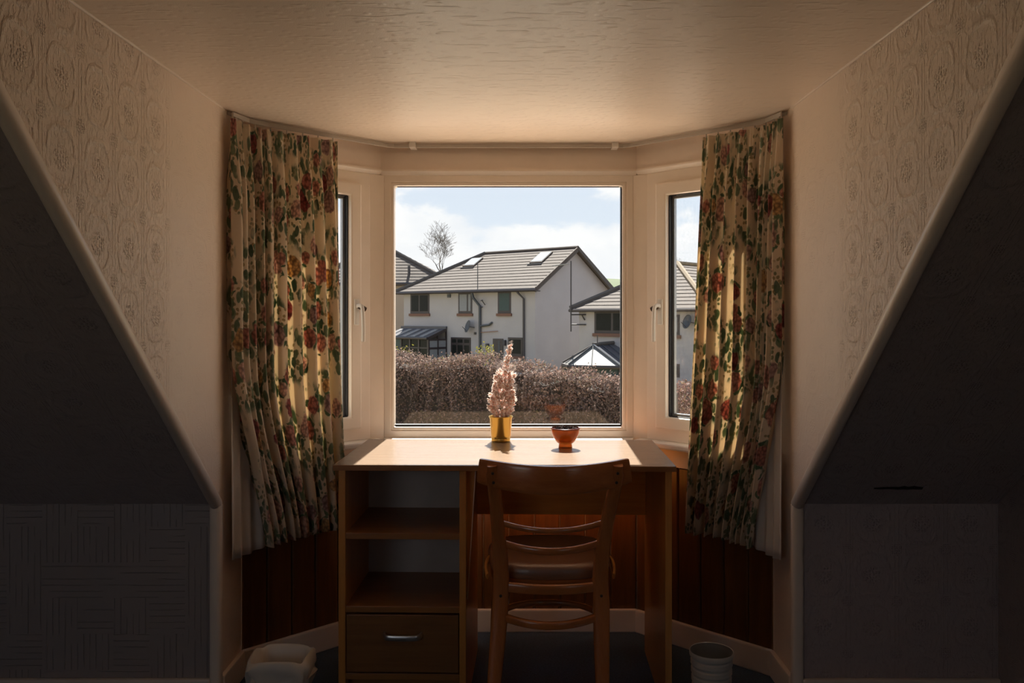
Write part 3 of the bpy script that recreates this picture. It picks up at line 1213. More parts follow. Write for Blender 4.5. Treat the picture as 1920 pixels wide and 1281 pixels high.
# ------------------------------------------------------------------ amber bowl
bw_ = tag(empty('bowl', (.196, 2.895, .75)), 'amber glass footed bowl filled with dark dried bits', 'bowl')


def amber():
    m, t, bs = new_mat('amber_glass')
    bs.inputs['Base Color'].default_value = (.75, .18, .02, 1)
    bs.inputs['Roughness'].default_value = .08
    bs.inputs['Transmission Weight'].default_value = .55
    bs.inputs['IOR'].default_value = 1.3
    f = t.noise(t.obj(), 30, 3)
    setc(t, bs, 'Base Color', t.ramp(f, [(.3, (.62, .13, .015)), (.7, (.78, .20, .03))]))
    return m


lathe('body', [(0, 0), (.0225, 0), (.0238, .002), (.0225, .010), (.0222, .016), (.030, .022), (.0395, .036), (.0460, .052), (.0485, .064), (.0488, .0665), (.0472, .0672), (.0455, .062), (.042, .050), (.035, .034), (.024, .024), (0, .022)], amber(), bw_, 48)
lathe('rim_band', [(.0480, .0640), (.0492, .0668), (.0490, .0695), (.0474, .0700), (.0466, .0670), (.0474, .064), (.0480, .0640)], plain('dark_red_glaze', (.16, .025, .012), .2), bw_, 48)
bm = bmesh.new()
rnd = random.Random(4)
for i in range(150):
    a, r = rnd.uniform(0, 6.28), .043 * math.sqrt(rnd.random())
    M4 = Matrix.Translation((r * math.cos(a), r * math.sin(a), .062 + .009 * (1 - (r / .043) ** 2) + rnd.uniform(-.002, .003))) @ Matrix.Rotation(rnd.uniform(0, 6), 4, 'X') @ Matrix.Rotation(rnd.uniform(0, 6), 4, 'Z') @ Matrix.Diagonal((1.5, .8, .6, 1))
    bmesh.ops.create_icosphere(bm, subdivisions=1, radius=rnd.uniform(.0028, .0045), matrix=M4)
tag(finish('dried_bits', bm, plain('dark_seeds', (.02, .01, .009), .85, spec=.15, var=.5, scale=90), bw_), kind='stuff')
lathe('filling', [(0, .060), (.030, .060), (.0432, .0575), (.0415, .050), (.036, .038), (0, .03)], plain('dark_filling', (.05, .02, .012), .8), bw_, 32)

# ------------------------------------------------------------------ bins
lb = tag(empty('waste_bin', (-.655, 2.49, 0)), 'square waste bin lined with a crumpled white bag, on the carpet', 'bin')


def sq(hw, hd, z, n=40, p=5, wob=0, seed=0):
    out = []
    for i in range(n):
        a = 2 * math.pi * i / n
        c, s = math.cos(a), math.sin(a)
        k = 1 + wob * (math.sin(3 * a + seed) * .5 + math.sin(7 * a + 2 * seed) * .35 + math.sin(13 * a) * .2)
        out.append(Vector((math.copysign(abs(c) ** (2 / p), c) * hw * k, math.copysign(abs(s) ** (2 / p), s) * hd * k, z + wob * .10 * math.sin(4 * a + 1.3 + seed))))
    return out


def loft(name, rings, mat, parent, cap0=True, cap1=False):
    bm = bmesh.new()
    vr = [[bm.verts.new(p) for p in r] for r in rings]
    for a, b in zip(vr, vr[1:]):
        for i in range(len(a)):
            j = (i + 1) % len(a)
            bm.faces.new((a[i], a[j], b[j], b[i]))
    if cap0: bm.faces.new(vr[0][::-1])
    if cap1: bm.faces.new(vr[-1])
    o = finish(name, bm, mat, parent, smooth=True)
    o.data.set_sharp_from_angle(angle=R(55))
    return o


loft('body', [sq(.058, .05, 0), sq(.060, .052, .004), sq(.080, .066, .197), sq(.083, .069, .200), sq(.081, .067, .203), sq(.078, .064, .199), sq(.060, .052, .012)], M['bin_white'], lb, True, True)
loft('bag', [sq(.079, .066, .12, wob=.10, seed=2), sq(.090, .076, .15, wob=.12, seed=1), sq(.086, .073, .165, wob=.10, seed=4), sq(.092, .077, .185, wob=.08, seed=2), sq(.088, .074, .207, wob=.05), sq(.081, .068, .213, wob=.05), sq(.074, .061, .205, wob=.05), sq(.070, .057, .15, wob=.05, seed=3), sq(.055, .046, .03, wob=.1)], M['liner'], lb, False, True)
rb = tag(empty('ribbed_bin', (.612, 2.545, 0)), 'round off-white ribbed plastic bin standing on the dark carpet', 'bin')
prof = [(0, 0), (.050, 0), (.052, .003)]
z = .012
for i in range(7):
    f = i / 6
    r = .0525 + .0075 * f
    prof += [(r - .0022, z), (r + .0014, z + .004), (r + .0014, z + .016), (r - .0022, z + .020)]
    z += .0245
prof += [(.0605, .184), (.0645, .187), (.0655, .193), (.0655, .199), (.064, .202), (.0625, .2005)]
lathe('body', prof, M['bin_white'], rb, 48)
lathe('inside', [(.0625, .2005), (.0605, .192), (.0575, .186), (.049, .010), (0, .008)], plain('shadowy_inner_wall', (.16, .14, .125), .6), rb, 48)  # the shade inside the bin is put into this darker colour


# ------------------------------------------------------------------ outside: ground, hill
M['grass'] = plain('rough_grass', (.20, .17, .09), .9, var=.4, scale=1.2)
M['hill'] = plain('bright_pasture', (.045, .072, .02), .9, var=.15, scale=.05)
M['harl'] = plain('white_harling', (.37, .345, .35), .9, var=.05, scale=.8, bump=.01, bscale=25)
M['harl_warm'] = plain('cream_harling', (.36, .29, .23), .9, var=.05, scale=.8, bump=.01, bscale=25)
M['tile'] = plain('brown_concrete_tile', (.068, .052, .045), .85, var=.16, scale=2.5, bump=.01, bscale=12)
M['tile_far'] = plain('weathered_concrete_tile', (.078, .06, .051), .85, var=.2, scale=2.0, bump=.01, bscale=12)
M['ridge'] = plain('dark_ridge_tile', (.075, .065, .062), .8)
M['ridge_warm'] = plain('sandy_ridge_tile', (.20, .15, .095), .8)
M['brown_frame'] = plain('dark_brown_frame', (.035, .026, .028), .4)
M['ext_glass'] = plain('dark_reflecting_glass', (.012, .014, .013), .25, spec=.15, var=.4)
M['ext_glass_pale'] = plain('curtained_glass', (.22, .225, .24), .3, spec=.2, var=.06)
M['ext_glass_teal'] = plain('frosted_teal_glass', (.05, .075, .075), .3, spec=.2, var=.1)
M['brick_sill'] = plain('red_brick_sill', (.16, .08, .055), .8)
M['pipe'] = plain('grey_pipe', (.05, .055, .065), .5)
M['pipe_dark'] = plain('dark_pipe', (.045, .04, .045), .5)
M['slate'] = plain('dark_sheet_roof', (.06, .06, .075), .35)
M['poly'] = plain('white_polycarbonate', (.105, .10, .096), .5, var=.03)
M['pale_sheet'] = plain('pale_glazing_strip', (.22, .22, .23), .25)
M['sky_glass'] = plain('skylight_painted_reflection', (.34, .37, .41), .25)  # pale base colour stands in for sky reflected in the panes
GZ = -2.3
ST(slab('path', [(-9, 5.5, GZ + .03), (9, 5.5, GZ + .03), (9, 14.5, GZ + .03), (-9, 14.5, GZ + .03)], (0, 0, -.2), plain('pale_bounce_paving', (.48, .40, .32), .9, var=.1, scale=1.5), (1, 0, 0), (0, 1, 0)))  # unseen pale paving, added to bounce sun up to the ceiling
ST(slab('ground', [(-160, -150, GZ), (160, -150, GZ), (160, 320, GZ), (-160, 320, GZ)], (0, 0, -.5), M['grass'], (1, 0, 0), (0, 1, 0)))
bm = bmesh.new()
g = []
for j in range(13):
    row = []
    for i in range(25):
        x = 4 + 9 * i
        y = 215 + 14 * j
        h = 13.2 * sstep(4, 18, x) * sstep(215, 262, y) + .5 * math.sin(x * .11) + GZ * .2
        row.append(bm.verts.new((x, y, h if (i and j) else GZ - 1)))
    g.append(row)
for j in range(12):
    for i in range(24):
        bm.faces.new((g[j][i], g[j][i + 1], g[j + 1][i + 1], g[j + 1][i]))
ST(finish('hill', bm, M['hill'], smooth=True))

U2, V2 = Vector((-.757, .653, 0)), Vector((.653, .757, 0))


class House:
    """k along the eaves, t into the house, z up; parts hang from an empty at the front corner"""
    def __init__(s, name, org, label, u=U2, v=V2, cat='house'):
        s.o = Vector((org[0] + CX, org[1], 0))
        s.u, s.v = u, v
        s.root = tag(empty(name, (s.o.x, s.o.y, GZ)), label, cat)
        s.base = Vector(s.root.location)

    def P(s, k, t, z):
        return s.o + s.u * k + s.v * t + Vector((0, 0, z)) - s.base

    def hexa(s, name, k, t, z, mat, parent=None, bevel=0):
        bm = bmesh.new()
        vs = [bm.verts.new(s.P(a, b, c)) for c in z for b in t for a in k]
        for f in ((0, 2, 3, 1), (4, 5, 7, 6), (0, 1, 5, 4), (2, 6, 7, 3), (0, 4, 6, 2), (1, 3, 7, 5)):
            bm.faces.new([vs[i] for i in f])
        return finish(name, bm, mat, parent or s.root, bevel=bevel)

    def poly(s, name, loops, mat, parent=None):
        """closed solid from two equal loops"""
        bm = bmesh.new()
        a, b = [[bm.verts.new(s.P(*p)) for p in lp] for lp in loops]
        bm.faces.new(a); bm.faces.new(b[::-1])
        for i in range(len(a)):
            j = (i + 1) % len(a)
            bm.faces.new((a[i], a[j], b[j], b[i]))
        return finish(name, bm, mat, parent or s.root)

    def roof_face(s, roof, EL, ER, RL, RR, n, mat):
        EL, ER, RL, RR = [s.P(*p) for p in (EL, ER, RL, RR)]
        nrm = (ER - EL).cross(RL.lerp(RR, .5) - EL).normalized()
        if nrm.z < 0:
            nrm = -nrm
        for i in range(n):
            f0, f1 = i / n, min(1, (i + 1.12) / n)
            bm = bmesh.new()
            q = []
            for f, up in ((f0, .038), (f1, .012)):
                l, r = EL.lerp(RL, f), ER.lerp(RR, f)
                q.append((bm.verts.new(l + nrm * up), bm.verts.new(r + nrm * up), bm.verts.new(r - nrm * .05), bm.verts.new(l - nrm * .05)))
            a, b = q
            for j in range(4):
                bm.faces.new((a[j], a[(j + 1) % 4], b[(j + 1) % 4], b[j]))
            bm.faces.new(a[::-1]); bm.faces.new(b)
            bmesh.ops.remove_doubles(bm, verts=bm.verts, dist=1e-4)
            finish('tile_course', bm, mat, roof)

    def bar(s, name, a, b, w, mat, parent=None, n=6):
        return tube(name, [s.P(*a), s.P(*b)], (w, w), mat, parent or s.root, up=(.3, .2, .9), n=n, p=3, smooth=False)

    def window(s, k0, k1, z0, z1, t, pane, splits=(), sill=True, bars=(), fw=.11):
        f = s.hexa('window', (k0, k1), (t - .03, t + .05), (z0, z1), M['brown_frame'])
        ks = [k0] + [k0 + (k1 - k0) * q for q in splits] + [k1]
        zs = [z0] + [z0 + (z1 - z0) * q for q in bars] + [z1]
        for i in range(len(ks) - 1):
            for j in range(len(zs) - 1):
                mt = pane[i % len(pane)]
                s.hexa('pane', (ks[i] + fw, ks[i + 1] - fw * (1 if i == len(ks) - 2 else .2)), (t - .036, t - .02), (zs[j] + fw * (1.3 if j == 0 else .3), zs[j + 1] - fw), mt, f)
        if sill:
            s.hexa('brick_sill', (k0 - .08, k1 + .08), (t - .10, t + .02), (z0 - .16, z0 - .003), M['brick_sill'], f)
        return f


def pipe(h, name, pts, w, mat):
    return tube(name, [h.P(*p) for p in pts], (w, w), mat, h.root, up=(.31, .17, .93), n=8, p=2)


def dish(h, k, z, t, r=.32):
    o = h.P(k, t - .35, z)
    d = (-h.v * .9 + h.u * .4 + Vector((0, 0, .3))).normalized()
    q = d.to_track_quat('Z', 'Y').to_matrix().to_4x4()
    bm = bmesh.new()
    rings = []
    for rr, zz in ((.02, -.07), (.5, -.05), (.85, -.015), (1, .01), (1.0, -.01), (.85, -.035), (.5, -.07), (.02, -.09)):
        rings.append([bm.verts.new(o + q @ Vector((r * rr * math.cos(a * .314159 * 1), r * 1.1 * rr * math.sin(a * .314159), zz))) for a in range(20)])
    for a, b in zip(rings, rings[1:]):
        for i in range(20):
            bm.faces.new((a[i], a[(i + 1) % 20], b[(i + 1) % 20], b[i]))
    bm.faces.new(rings[0]); bm.faces.new(rings[-1][::-1])
    dd = finish('satellite_dish', bm, M['pipe'], h.root, smooth=True)
    tube('feed_arm', [o - Vector((0, 0, r)), o + d * .34 - Vector((0, 0, .12))], (.03, .03), M['pipe_dark'], dd, up=(.4, .3, .8), n=6)
    tube('wall_bracket', [o - d * .06, h.P(k - .25, t + .01, z - .08)], (.05, .05), M['pipe_dark'], dd, up=(.1, .2, .9), n=6)


# ------------------------------------------------------------------ the white house straight across
A = House('house', (1.03, 47.0), 'white two-storey house with brown hipped roof and two skylights, facing the window')
ez, rz = 2.70, 5.16
wz = [(.35, .35), (11.25, .35), (11.25, 7.43), (.35, 7.43)]
bm = bmesh.new()
lo = [bm.verts.new(A.P(k, t, GZ)) for k, t in wz]
hi = [bm.verts.new(A.P(k, t, ez + .12)) for k, t in wz]
ap = bm.verts.new(A.P(.35, 3.89, rz - .08))
bm.faces.new(lo)
for i in (0, 1, 2):
    bm.faces.new((lo[i], lo[i + 1], hi[i + 1], hi[i]))
bm.faces.new((lo[3], lo[0], hi[0], ap, hi[3]))
bm.faces.new((hi[0], hi[1], hi[2], hi[3], ap))
finish('wall', bm, M['harl'], A.root)
rf = A.poly('roof', ([(.02, .05, ez), (11.5, .05, ez), (7.43, 3.89, rz - .03), (.02, 3.89, rz - .03)], [(.02, .05, ez - .08), (11.5, .05, ez - .08), (7.43, 3.89, rz - .11), (.02, 3.89, rz - .11)]), M['ridge'])
A.roof_face(rf, (11.6, 0, ez), (0, 0, ez), (7.43, 3.89, rz), (0, 3.89, rz), 13, M['tile'])
A.roof_face(rf, (0, 7.78, ez), (11.6, 7.78, ez), (0, 3.89, rz), (7.43, 3.89, rz), 13, M['tile'])
A.roof_face(rf, (11.6, 7.78, ez), (11.6, 0, ez), (7.43, 3.89, rz), (7.43, 3.89, rz), 13, M['tile'])
A.bar('ridge_cap', (0, 3.89, rz + .05), (7.43, 3.89, rz + .05), .16, M['tile'], rf)
A.bar('hip_cap', (11.62, -.02, ez + .06), (7.43, 3.89, rz + .06), .20, M['ridge'], rf)
A.poly('verge_board', ([(-.03, -.02, ez - .12), (-.03, 3.89, rz - .10), (-.03, 3.89, rz + .09), (-.03, -.02, ez + .09)], [(.05, -.02, ez - .12), (.05, 3.89, rz - .10), (.05, 3.89, rz + .09), (.05, -.02, ez + .09)]), M['tile'], rf)
A.poly('barge_board', ([(-.02, .0, ez - .20), (-.02, 3.89, rz - .20), (-.02, 3.89, rz - .06), (-.02, .0, ez - .06)], [(.10, .0, ez - .20), (.10, 3.89, rz - .20), (.10, 3.89, rz - .06), (.10, .0, ez - .06)]), M['ridge'], rf)
A.poly('barge_board', ([(-.05, 7.80, ez - .30), (-.05, 3.86, rz - .12), (-.05, 3.86, rz + .10), (-.05, 7.80, ez + .05)], [(.10, 7.80, ez - .30), (.10, 3.86, rz - .12), (.10, 3.86, rz + .10), (.10, 7.80, ez + .05)]), M['ridge'], rf)
A.hexa('soffit', (.0, 11.5), (.02, .38), (ez - .16, ez - .10), M['brown_frame'], rf)
A.bar('gutter', (-.02, -.05, ez - .07), (11.62, -.05, ez - .07), .16, M['brown_frame'], rf, 8)
for pts in (((7.98, 2.50), (7.13, 2.50), (7.13, 3.22), (7.98, 3.22)), ((2.45, 2.50), (1.65, 2.50), (1.65, 3.42), (2.45, 3.42))):
    zz = lambda t, d: ez + (rz - ez) * t / 3.89 + d
    (k1, t0), (k0, _), (_, t1), _ = pts
    sk = A.poly('skylight', ([(k0 - .07, t0 - .07, zz(t0 - .07, .12)), (k1 + .07, t0 - .07, zz(t0 - .07, .12)), (k1 + .07, t1 + .07, zz(t1 + .07, .12)), (k0 - .07, t1 + .07, zz(t1 + .07, .12))],
                             [(k0 - .07, t0 - .07, zz(t0 - .07, 0)), (k1 + .07, t0 - .07, zz(t0 - .07, 0)), (k1 + .07, t1 + .07, zz(t1 + .07, 0)), (k0 - .07, t1 + .07, zz(t1 + .07, 0))]), M['tile'], None)
    A.poly('pane', ([(k0, t0, zz(t0, .135)), (k1, t0, zz(t0, .135)), (k1, t1, zz(t1, .135)), (k0, t1, zz(t1, .135))],
                    [(k0, t0, zz(t0, .10)), (k1, t0, zz(t0, .10)), (k1, t1, zz(t1, .10)), (k0, t1, zz(t1, .10))]), M['sky_glass'], sk)
    A.hexa('apron_flashing', (k0 - .15, k1 + .15), (t0 - .22, t0 - .06), (zz(t0 - .2, .06), zz(t0 - .2, .10)), M['pale_sheet'], sk)
G = [M['ext_glass']]
A.window(8.89, 10.61, 1.33, 2.58, .35, G, (.5,))
A.window(5.20, 6.33, 1.33, 2.58, .35, [M['ext_glass_pale']], (.28,))
A.window(2.14, 3.13, 1.33, 2.58, .35, [M['ext_glass_teal']], ())
A.window(5.31, 6.97, -1.21, -.11, .35, G, (.33, .66), bars=(.68,), sill=False)
A.window(1.27, 2.35, -1.10, -.04, .35, G, ())
d = A.hexa('door', (2.72, 3.50), (.30, .36), (-2.25, -.13), M['brown_frame'])
A.hexa('door_pane', (2.95, 3.08), (.29, .31), (-2.0, -.25), M['pipe'], d)
for k, z in ((3.9, -.55), (2.56, -.32)):
    l = A.hexa('wall_lamp', (k - .09, k + .09), (.18, .34), (z - .2, z + .12), M['pipe_dark'], None, .03)
pipe(A, 'drainpipe', [(4.95, .05, ez - .1), (4.9, .12, 2.25), (4.50, .26, 1.75), (4.50, .28, GZ)], .16, M['pipe'])
pipe(A, 'waste_pipe', [(4.50, .26, .58), (3.75, .26, .66), (3.60, .26, .76), (3.58, .33, .80)], .13, M['pipe'])
pipe(A, 'waste_pipe', [(4.45, .28, .22), (3.1, .28, .30)], .05, plain('copper_brown_pipe', (.28, .16, .11), .6))
pipe(A, 'drainpipe', [(1.45, .0, ez - .1), (1.35, .08, 2.45), (1.12, .26, 2.15), (1.12, .28, GZ)], .12, M['pipe_dark'])
for z, tk in ((2.08, .35), (1.68, .30)):
    pipe(A, 'line_bracket', [(4.45, .30, z), (4.08, .05, z + .02)], .06, M['pipe_dark'])
    pipe(A, 'line_bracket', [(4.12, .30, z - .25), (4.10, .05, z - .02)], .05, M['pipe_dark']) if z > 2 else None
pipe(A, 'roof_pole', [(4.52, .10, 2.6), (4.52, .10, 4.35)], .05, M['pipe'])
A.hexa('vent', (7.0, 7.25), (.28, .36), (2.30, 2.50), M['pipe'])
dish(A, 5.26, .57, .35, .34)
A.hexa('vent', (4.86, 5.02), (.30, .36), (.08, .22), M['pipe_dark'])
for k in (4.3, 3.95, 3.6):
    pipe(A, 'rail_post', [(k, -.6, GZ), (k, -.6, -1.42)], .05, M['pipe_dark'])
pipe(A, 'handrail', [(4.45, -.6, -1.45), (3.55, -.6, -1.45)], .05, M['pipe_dark'])

# lean-to conservatory on its left
C1 = House('conservatory', (1.03, 47.0), 'dark framed lean-to conservatory with striped roof, left of the facing house', cat='conservatory')
ka, kb, t0, zt_, zb_ = 7.34, 11.4, -1.2, .42, -.10
rf = C1.poly('roof', ([(ka, .34, zt_), (kb, .34, zt_), (kb, t0 - .1, zb_), (ka, t0 - .1, zb_)], [(ka, .34, zt_ - .06), (kb, .34, zt_ - .06), (kb, t0 - .1, zb_ - .06), (ka, t0 - .1, zb_ - .06)]), M['slate'])
for i in range(5):
    k = ka + .42 + i * .78
    C1.poly('roof_strip', ([(k, .05, zt_ - .05), (k + .36, .05, zt_ - .05), (k + .36, t0, zb_ + .06), (k, t0, zb_ + .06)], [(k, .05, zt_ - .10), (k + .36, .05, zt_ - .10), (k + .36, t0, zb_), (k, t0, zb_)]), M['pale_sheet'], rf)
C1.hexa('flashing', (ka - .04, kb), (.22, .34), (zt_ - .06, zt_ + .12), M['slate'], rf)
C1.bar('gutter', (ka - .03, t0 - .12, zb_ - .06), (kb, t0 - .12, zb_ - .06), .16, M['brown_frame'], rf)
C1.hexa('base_wall', (ka, kb), (t0, .33), (GZ, -1.75), M['harl'])
C1.poly('end_rafter', ([(ka - .02, .34, zt_ + .02), (ka - .02, t0, zb_ + .02), (ka - .02, t0, zb_ - .14), (ka - .02, .34, zt_ - .16)], [(ka + .06, .34, zt_ + .02), (ka + .06, t0, zb_ + .02), (ka + .06, t0, zb_ - .14), (ka + .06, .34, zt_ - .16)]), M['brown_frame'])
for i in range(6):
    k = ka + .02 + i * .80
    C1.hexa('post', (k - .05, k + .07), (t0 - .02, t0 + .08), (-1.75, zb_ - .06), M['brown_frame'])
    if i < 5:
        f = C1.hexa('pane', (k + .07, k + .75), (t0 + .02, t0 + .04), (-1.75, -.16), M['ext_glass_teal'] if i > 2 else M['ext_glass'])
        C1.hexa('transom', (k + .07, k + .75), (t0 - .01, t0 + .06), (-.78, -.70), M['brown_frame'], f)
for t in (t0, -.45, .26):
    C1.hexa('post', (ka - .03, ka + .06), (t, t + .08), (-1.75, zb_ - .10 + (zt_ - zb_) * (t - t0) / 1.5), M['brown_frame'])
C1.hexa('rail', (ka - .02, ka + .05), (t0, .33), (-.30, -.20), M['brown_frame'])
C1.hexa('rail', (ka - .02, ka + .05), (t0, .33), (-.82, -.70), M['brown_frame'])
C1.hexa('pane', (ka + .005, ka + .02), (t0 + .08, .27), (-1.75, -.30), M['ext_glass_pale'])

# ------------------------------------------------------------------ lower house on the right
B = House('house', (8.55, 38.0), 'lower white house with a sandy roof hip, right of the facing house')
ez, rz, W_ = 1.52, 3.83, 7.74
bm = bmesh.new()
pl = [(.3, .3), (W_ - .3, .3), (W_ - .3, 12.6), (.3, 12.6)]
lo = [bm.verts.new(B.P(k, t, GZ - .6)) for k, t in pl]
hi = [bm.verts.new(B.P(k, t, ez + .05)) for k, t in pl]
bm.faces.new(lo); bm.faces.new(hi[::-1])
for i in range(4):
    bm.faces.new((lo[i], lo[(i + 1) % 4], hi[(i + 1) % 4], hi[i]))
finish('wall', bm, M['harl'], B.root)
hp = W_ / 2
rf = B.poly('roof', ([(.1, .1, ez - .02), (W_ - .1, .1, ez - .02), (W_ - .1, 12.8, ez - .02), (.1, 12.8, ez - .02)], [(hp - .02, hp, rz - .05), (hp + .02, hp, rz - .05), (hp + .02, 9, rz - .05), (hp - .02, 9, rz - .05)]), M['ridge'])
B.roof_face(rf, (W_, 0, ez), (0, 0, ez), (hp, hp, rz), (hp, hp, rz), 13, M['tile'])
B.roof_face(rf, (0, 0, ez), (0, 12.9, ez), (hp, hp, rz), (hp, 9, rz), 13, M['tile_far'])
B.roof_face(rf, (W_, 12.9, ez), (W_, 0, ez), (hp, 9, rz), (hp, hp, rz), 13, M['tile'])
B.bar('hip_cap', (W_ + .03, -.03, ez + .06), (hp, hp, rz + .05), .22, M['ridge'], rf)
B.bar('hip_cap', (-.03, -.03, ez + .06), (hp, hp, rz + .05), .24, M['ridge_warm'], rf)
B.bar('ridge_cap', (hp, hp, rz + .05), (hp, 9, rz + .05), .22, M['ridge_warm'], rf)
B.bar('gutter', (-.05, -.06, ez - .06), (W_ + .05, -.06, ez - .06), .15, M['brown_frame'], rf)
B.hexa('soffit', (.0, W_), (.0, .32), (ez - .14, ez - .06), M['brown_frame'], rf)
B.window(4.85, 6.47, .33, 1.42, .3, [M['ext_glass']], (.32,))
B.window(1.67, 2.7, .30, 1.24, .3, [M['ext_glass_pale']], (.5,))
B.window(1.67, 2.7, -1.65, -1.03, .3, G, (.5,), sill=False)
dish(B, 1.1, .93, .3, .3)
pipe(B, 'aerial_mast', [(7.63, -.12, .40), (7.63, -.12, 3.95)], .07, M['pipe_dark'])
pipe(B, 'aerial_boom', [(7.75, -.15, 3.80), (8.75, -.1, 3.74)], .04, M['pale_sheet'])
for i in range(7):
    pipe(B, 'aerial_rod', [(7.8 + i * .14, -.34, 3.80 - i * .008), (7.8 + i * .14, .06, 3.80 - i * .008)], .02, M['pale_sheet'])
for z in (1.25, .75):
    pipe(B, 'mast_bracket', [(7.63, -.12, z), (7.0, .29, z)], .07, M['pipe_dark'])
pipe(B, 'mast_bracket', [(7.12, .12, 1.22), (7.08, .29, .98)], .07, M['pipe_dark'])

# its conservatory
K = empty('conservatory', (3.6, 40, GZ))
tag(K, 'conservatory with a faceted white sheet roof in front of the lower house', 'conservatory')
KO = Vector(K.location)
kv = lambda x, y, z: Vector((x + CX, y, z)) - KO
E0, E1, E2, E3 = (2.18, 41.0, -1.08), (2.36, 39.4, -1.08), (4.68, 38.8, -1.08), (5.8, 40.2, -1.08)
F_, G_ = (3.60, 40.3, -.21), (4.9, 42.0, -.16)


def facet_solid(name, pts, mat, parent):
    bm = bmesh.new()
    a = [bm.verts.new(kv(*p)) for p in pts]
    b = [bm.verts.new(kv(*p) - Vector((0, 0, .05))) for p in pts]
    bm.faces.new(a); bm.faces.new(b[::-1])
    for i in range(len(a)):
        j = (i + 1) % len(a)
        bm.faces.new((a[i], a[j], b[j], b[i]))
    return finish(name, bm, mat, parent)


facet_solid('roof_panel', [E0, E1, F_], M['poly'], K)
facet_solid('roof_panel', [E1, E2, F_], M['poly'], K)
facet_solid('roof_panel', [E2, E3, G_, F_], M['slate'], K)
lerp3 = lambda a, b, f: tuple(x + (y - x) * f for x, y in zip(a, b))
for a, b, w, mt in ((E0, F_, .10, 'ridge'), (E1, F_, .06, 'pipe'), (E2, F_, .09, 'pale_sheet'), (F_, G_, .20, 'ridge'), (lerp3(E1, E2, .45), lerp3(F_, E1, .02), .04, 'pipe'), (lerp3(E0, E1, .5), lerp3(E0, F_, .6), .04, 'pipe'), (lerp3(E2, E3, .3), lerp3(F_, G_, .3), .04, 'pipe'), (lerp3(E2, E3, .6), lerp3(F_, G_, .6), .04, 'pipe')):
    tube('glazing_bar', [kv(a[0], a[1], a[2] + .04), kv(b[0], b[1], b[2] + .04)], (w, w), M[mt], K, up=(.2, .3, .9), n=6, smooth=False)
tube('finial', [kv(F_[0] + .2, F_[1] + .2, -.2), kv(F_[0] + .2, F_[1] + .2, .28)], (.05, .05), M['ridge'], K, up=(1, 0, 0), n=6)
for a, b in ((E0, E1), (E1, E2), (E2, E3)):
    tube('gutter', [kv(a[0], a[1], a[2] - .08), kv(b[0], b[1], b[2] - .08)], (.14, .18), M['brown_frame'], K, n=6, p=4, smooth=False)
    for f in (0, .5):
        q = lerp3(a, b, f)
        tube('post', [kv(q[0], q[1] + .12, GZ), kv(q[0], q[1] + .12, -1.15)], (.14, .14), M['brown_frame'], K, up=(1, 0, 0), n=6, p=4, smooth=False)
    na = Vector((a[0], a[1] + .16, 0)); nb_ = Vector((b[0], b[1] + .16, 0))
    bm = bmesh.new()
    q = [bm.verts.new(Vector((p.x + CX, p.y, z)) - KO) for p, z in ((na, GZ), (nb_, GZ), (nb_, -1.2), (na, -1.2))]
    q2 = [bm.verts.new(v.co + Vector((0, .04, 0))) for v in q]
    bm.faces.new(q); bm.faces.new(q2[::-1])
    for i in range(4):
        bm.faces.new((q[i], q[(i + 1) % 4], q2[(i + 1) % 4], q2[i]))
    finish('pane', bm, M['ext_glass_teal'], K)
    tube('transom', [Vector((na.x + CX, na.y - .04, -1.55)) - KO, Vector((nb_.x + CX, nb_.y - .04, -1.55)) - KO], (.08, .10), M['brown_frame'], K, n=6, p=4, smooth=False)

# ------------------------------------------------------------------ far house on the left
H3 = House('house', (-4.6, 59.0), 'far cream house with a brown hipped roof, behind the left of the facing house', Vector((-1, .05, 0)).normalized(), Vector((.05, 1, 0)).normalized())
ez, rz, W_ = 3.45, 6.62, 10.0
H3.hexa('wall', (.3, W_ - .3), (.3, 11), (GZ, ez + .02), M['harl_warm'])
rf = H3.poly('roof', ([(.1, .1, ez - .02), (W_ - .1, .1, ez - .02), (W_ - .1, 11.3, ez - .02), (.1, 11.3, ez - .02)], [(5.9, 4, rz - .06), (5.96, 4, rz - .06), (5.96, 7.3, rz - .06), (5.9, 7.3, rz - .06)]), M['ridge'])
H3.roof_face(rf, (W_, 0, ez), (0, 0, ez), (5.93, 4, rz), (5.93, 4, rz), 14, M['tile_far'])
H3.roof_face(rf, (0, 0, ez), (0, 11.4, ez), (5.93, 4, rz), (5.93, 7.3, rz), 14, M['tile_far'])
H3.roof_face(rf, (W_, 11.4, ez), (W_, 0, ez), (5.93, 7.3, rz), (5.93, 4, rz), 14, M['tile_far'])
H3.bar('hip_cap', (-.03, -.03, ez + .06), (5.93, 4, rz + .06), .2, M['ridge'], rf)
H3.bar('hip_cap', (W_ + .03, -.03, ez + .06), (5.93, 4, rz + .06), .2, M['ridge'], rf)
H3.bar('gutter', (-.05, -.05, ez - .06), (W_, -.05, ez - .06), .22, M['brown_frame'], rf)
pipe(H3, 'flue', [(3.05, .8, ez + .3), (3.05, .8, ez + 1.25)], .20, M['pipe_dark'])
H3.window(8.4, 9.5, 1.2, 2.6, .3, G, (.5,))

# ------------------------------------------------------------------ hedge and shrubs
def leaf_mat(name, stops, tl=.3):
    def fn(t):
        g = t.n('ShaderNodeNewGeometry')
        rnd_ = X(t.nt, g.outputs['Random Per Island'])
        big = t.noise(t.obj(), .9, 3)
        return t.ramp((rnd_ * .75 + (big - .5) * .9 + .12).min(1.0).max(0.0), stops)
    return translucent_mat(name, fn, tl, .7)


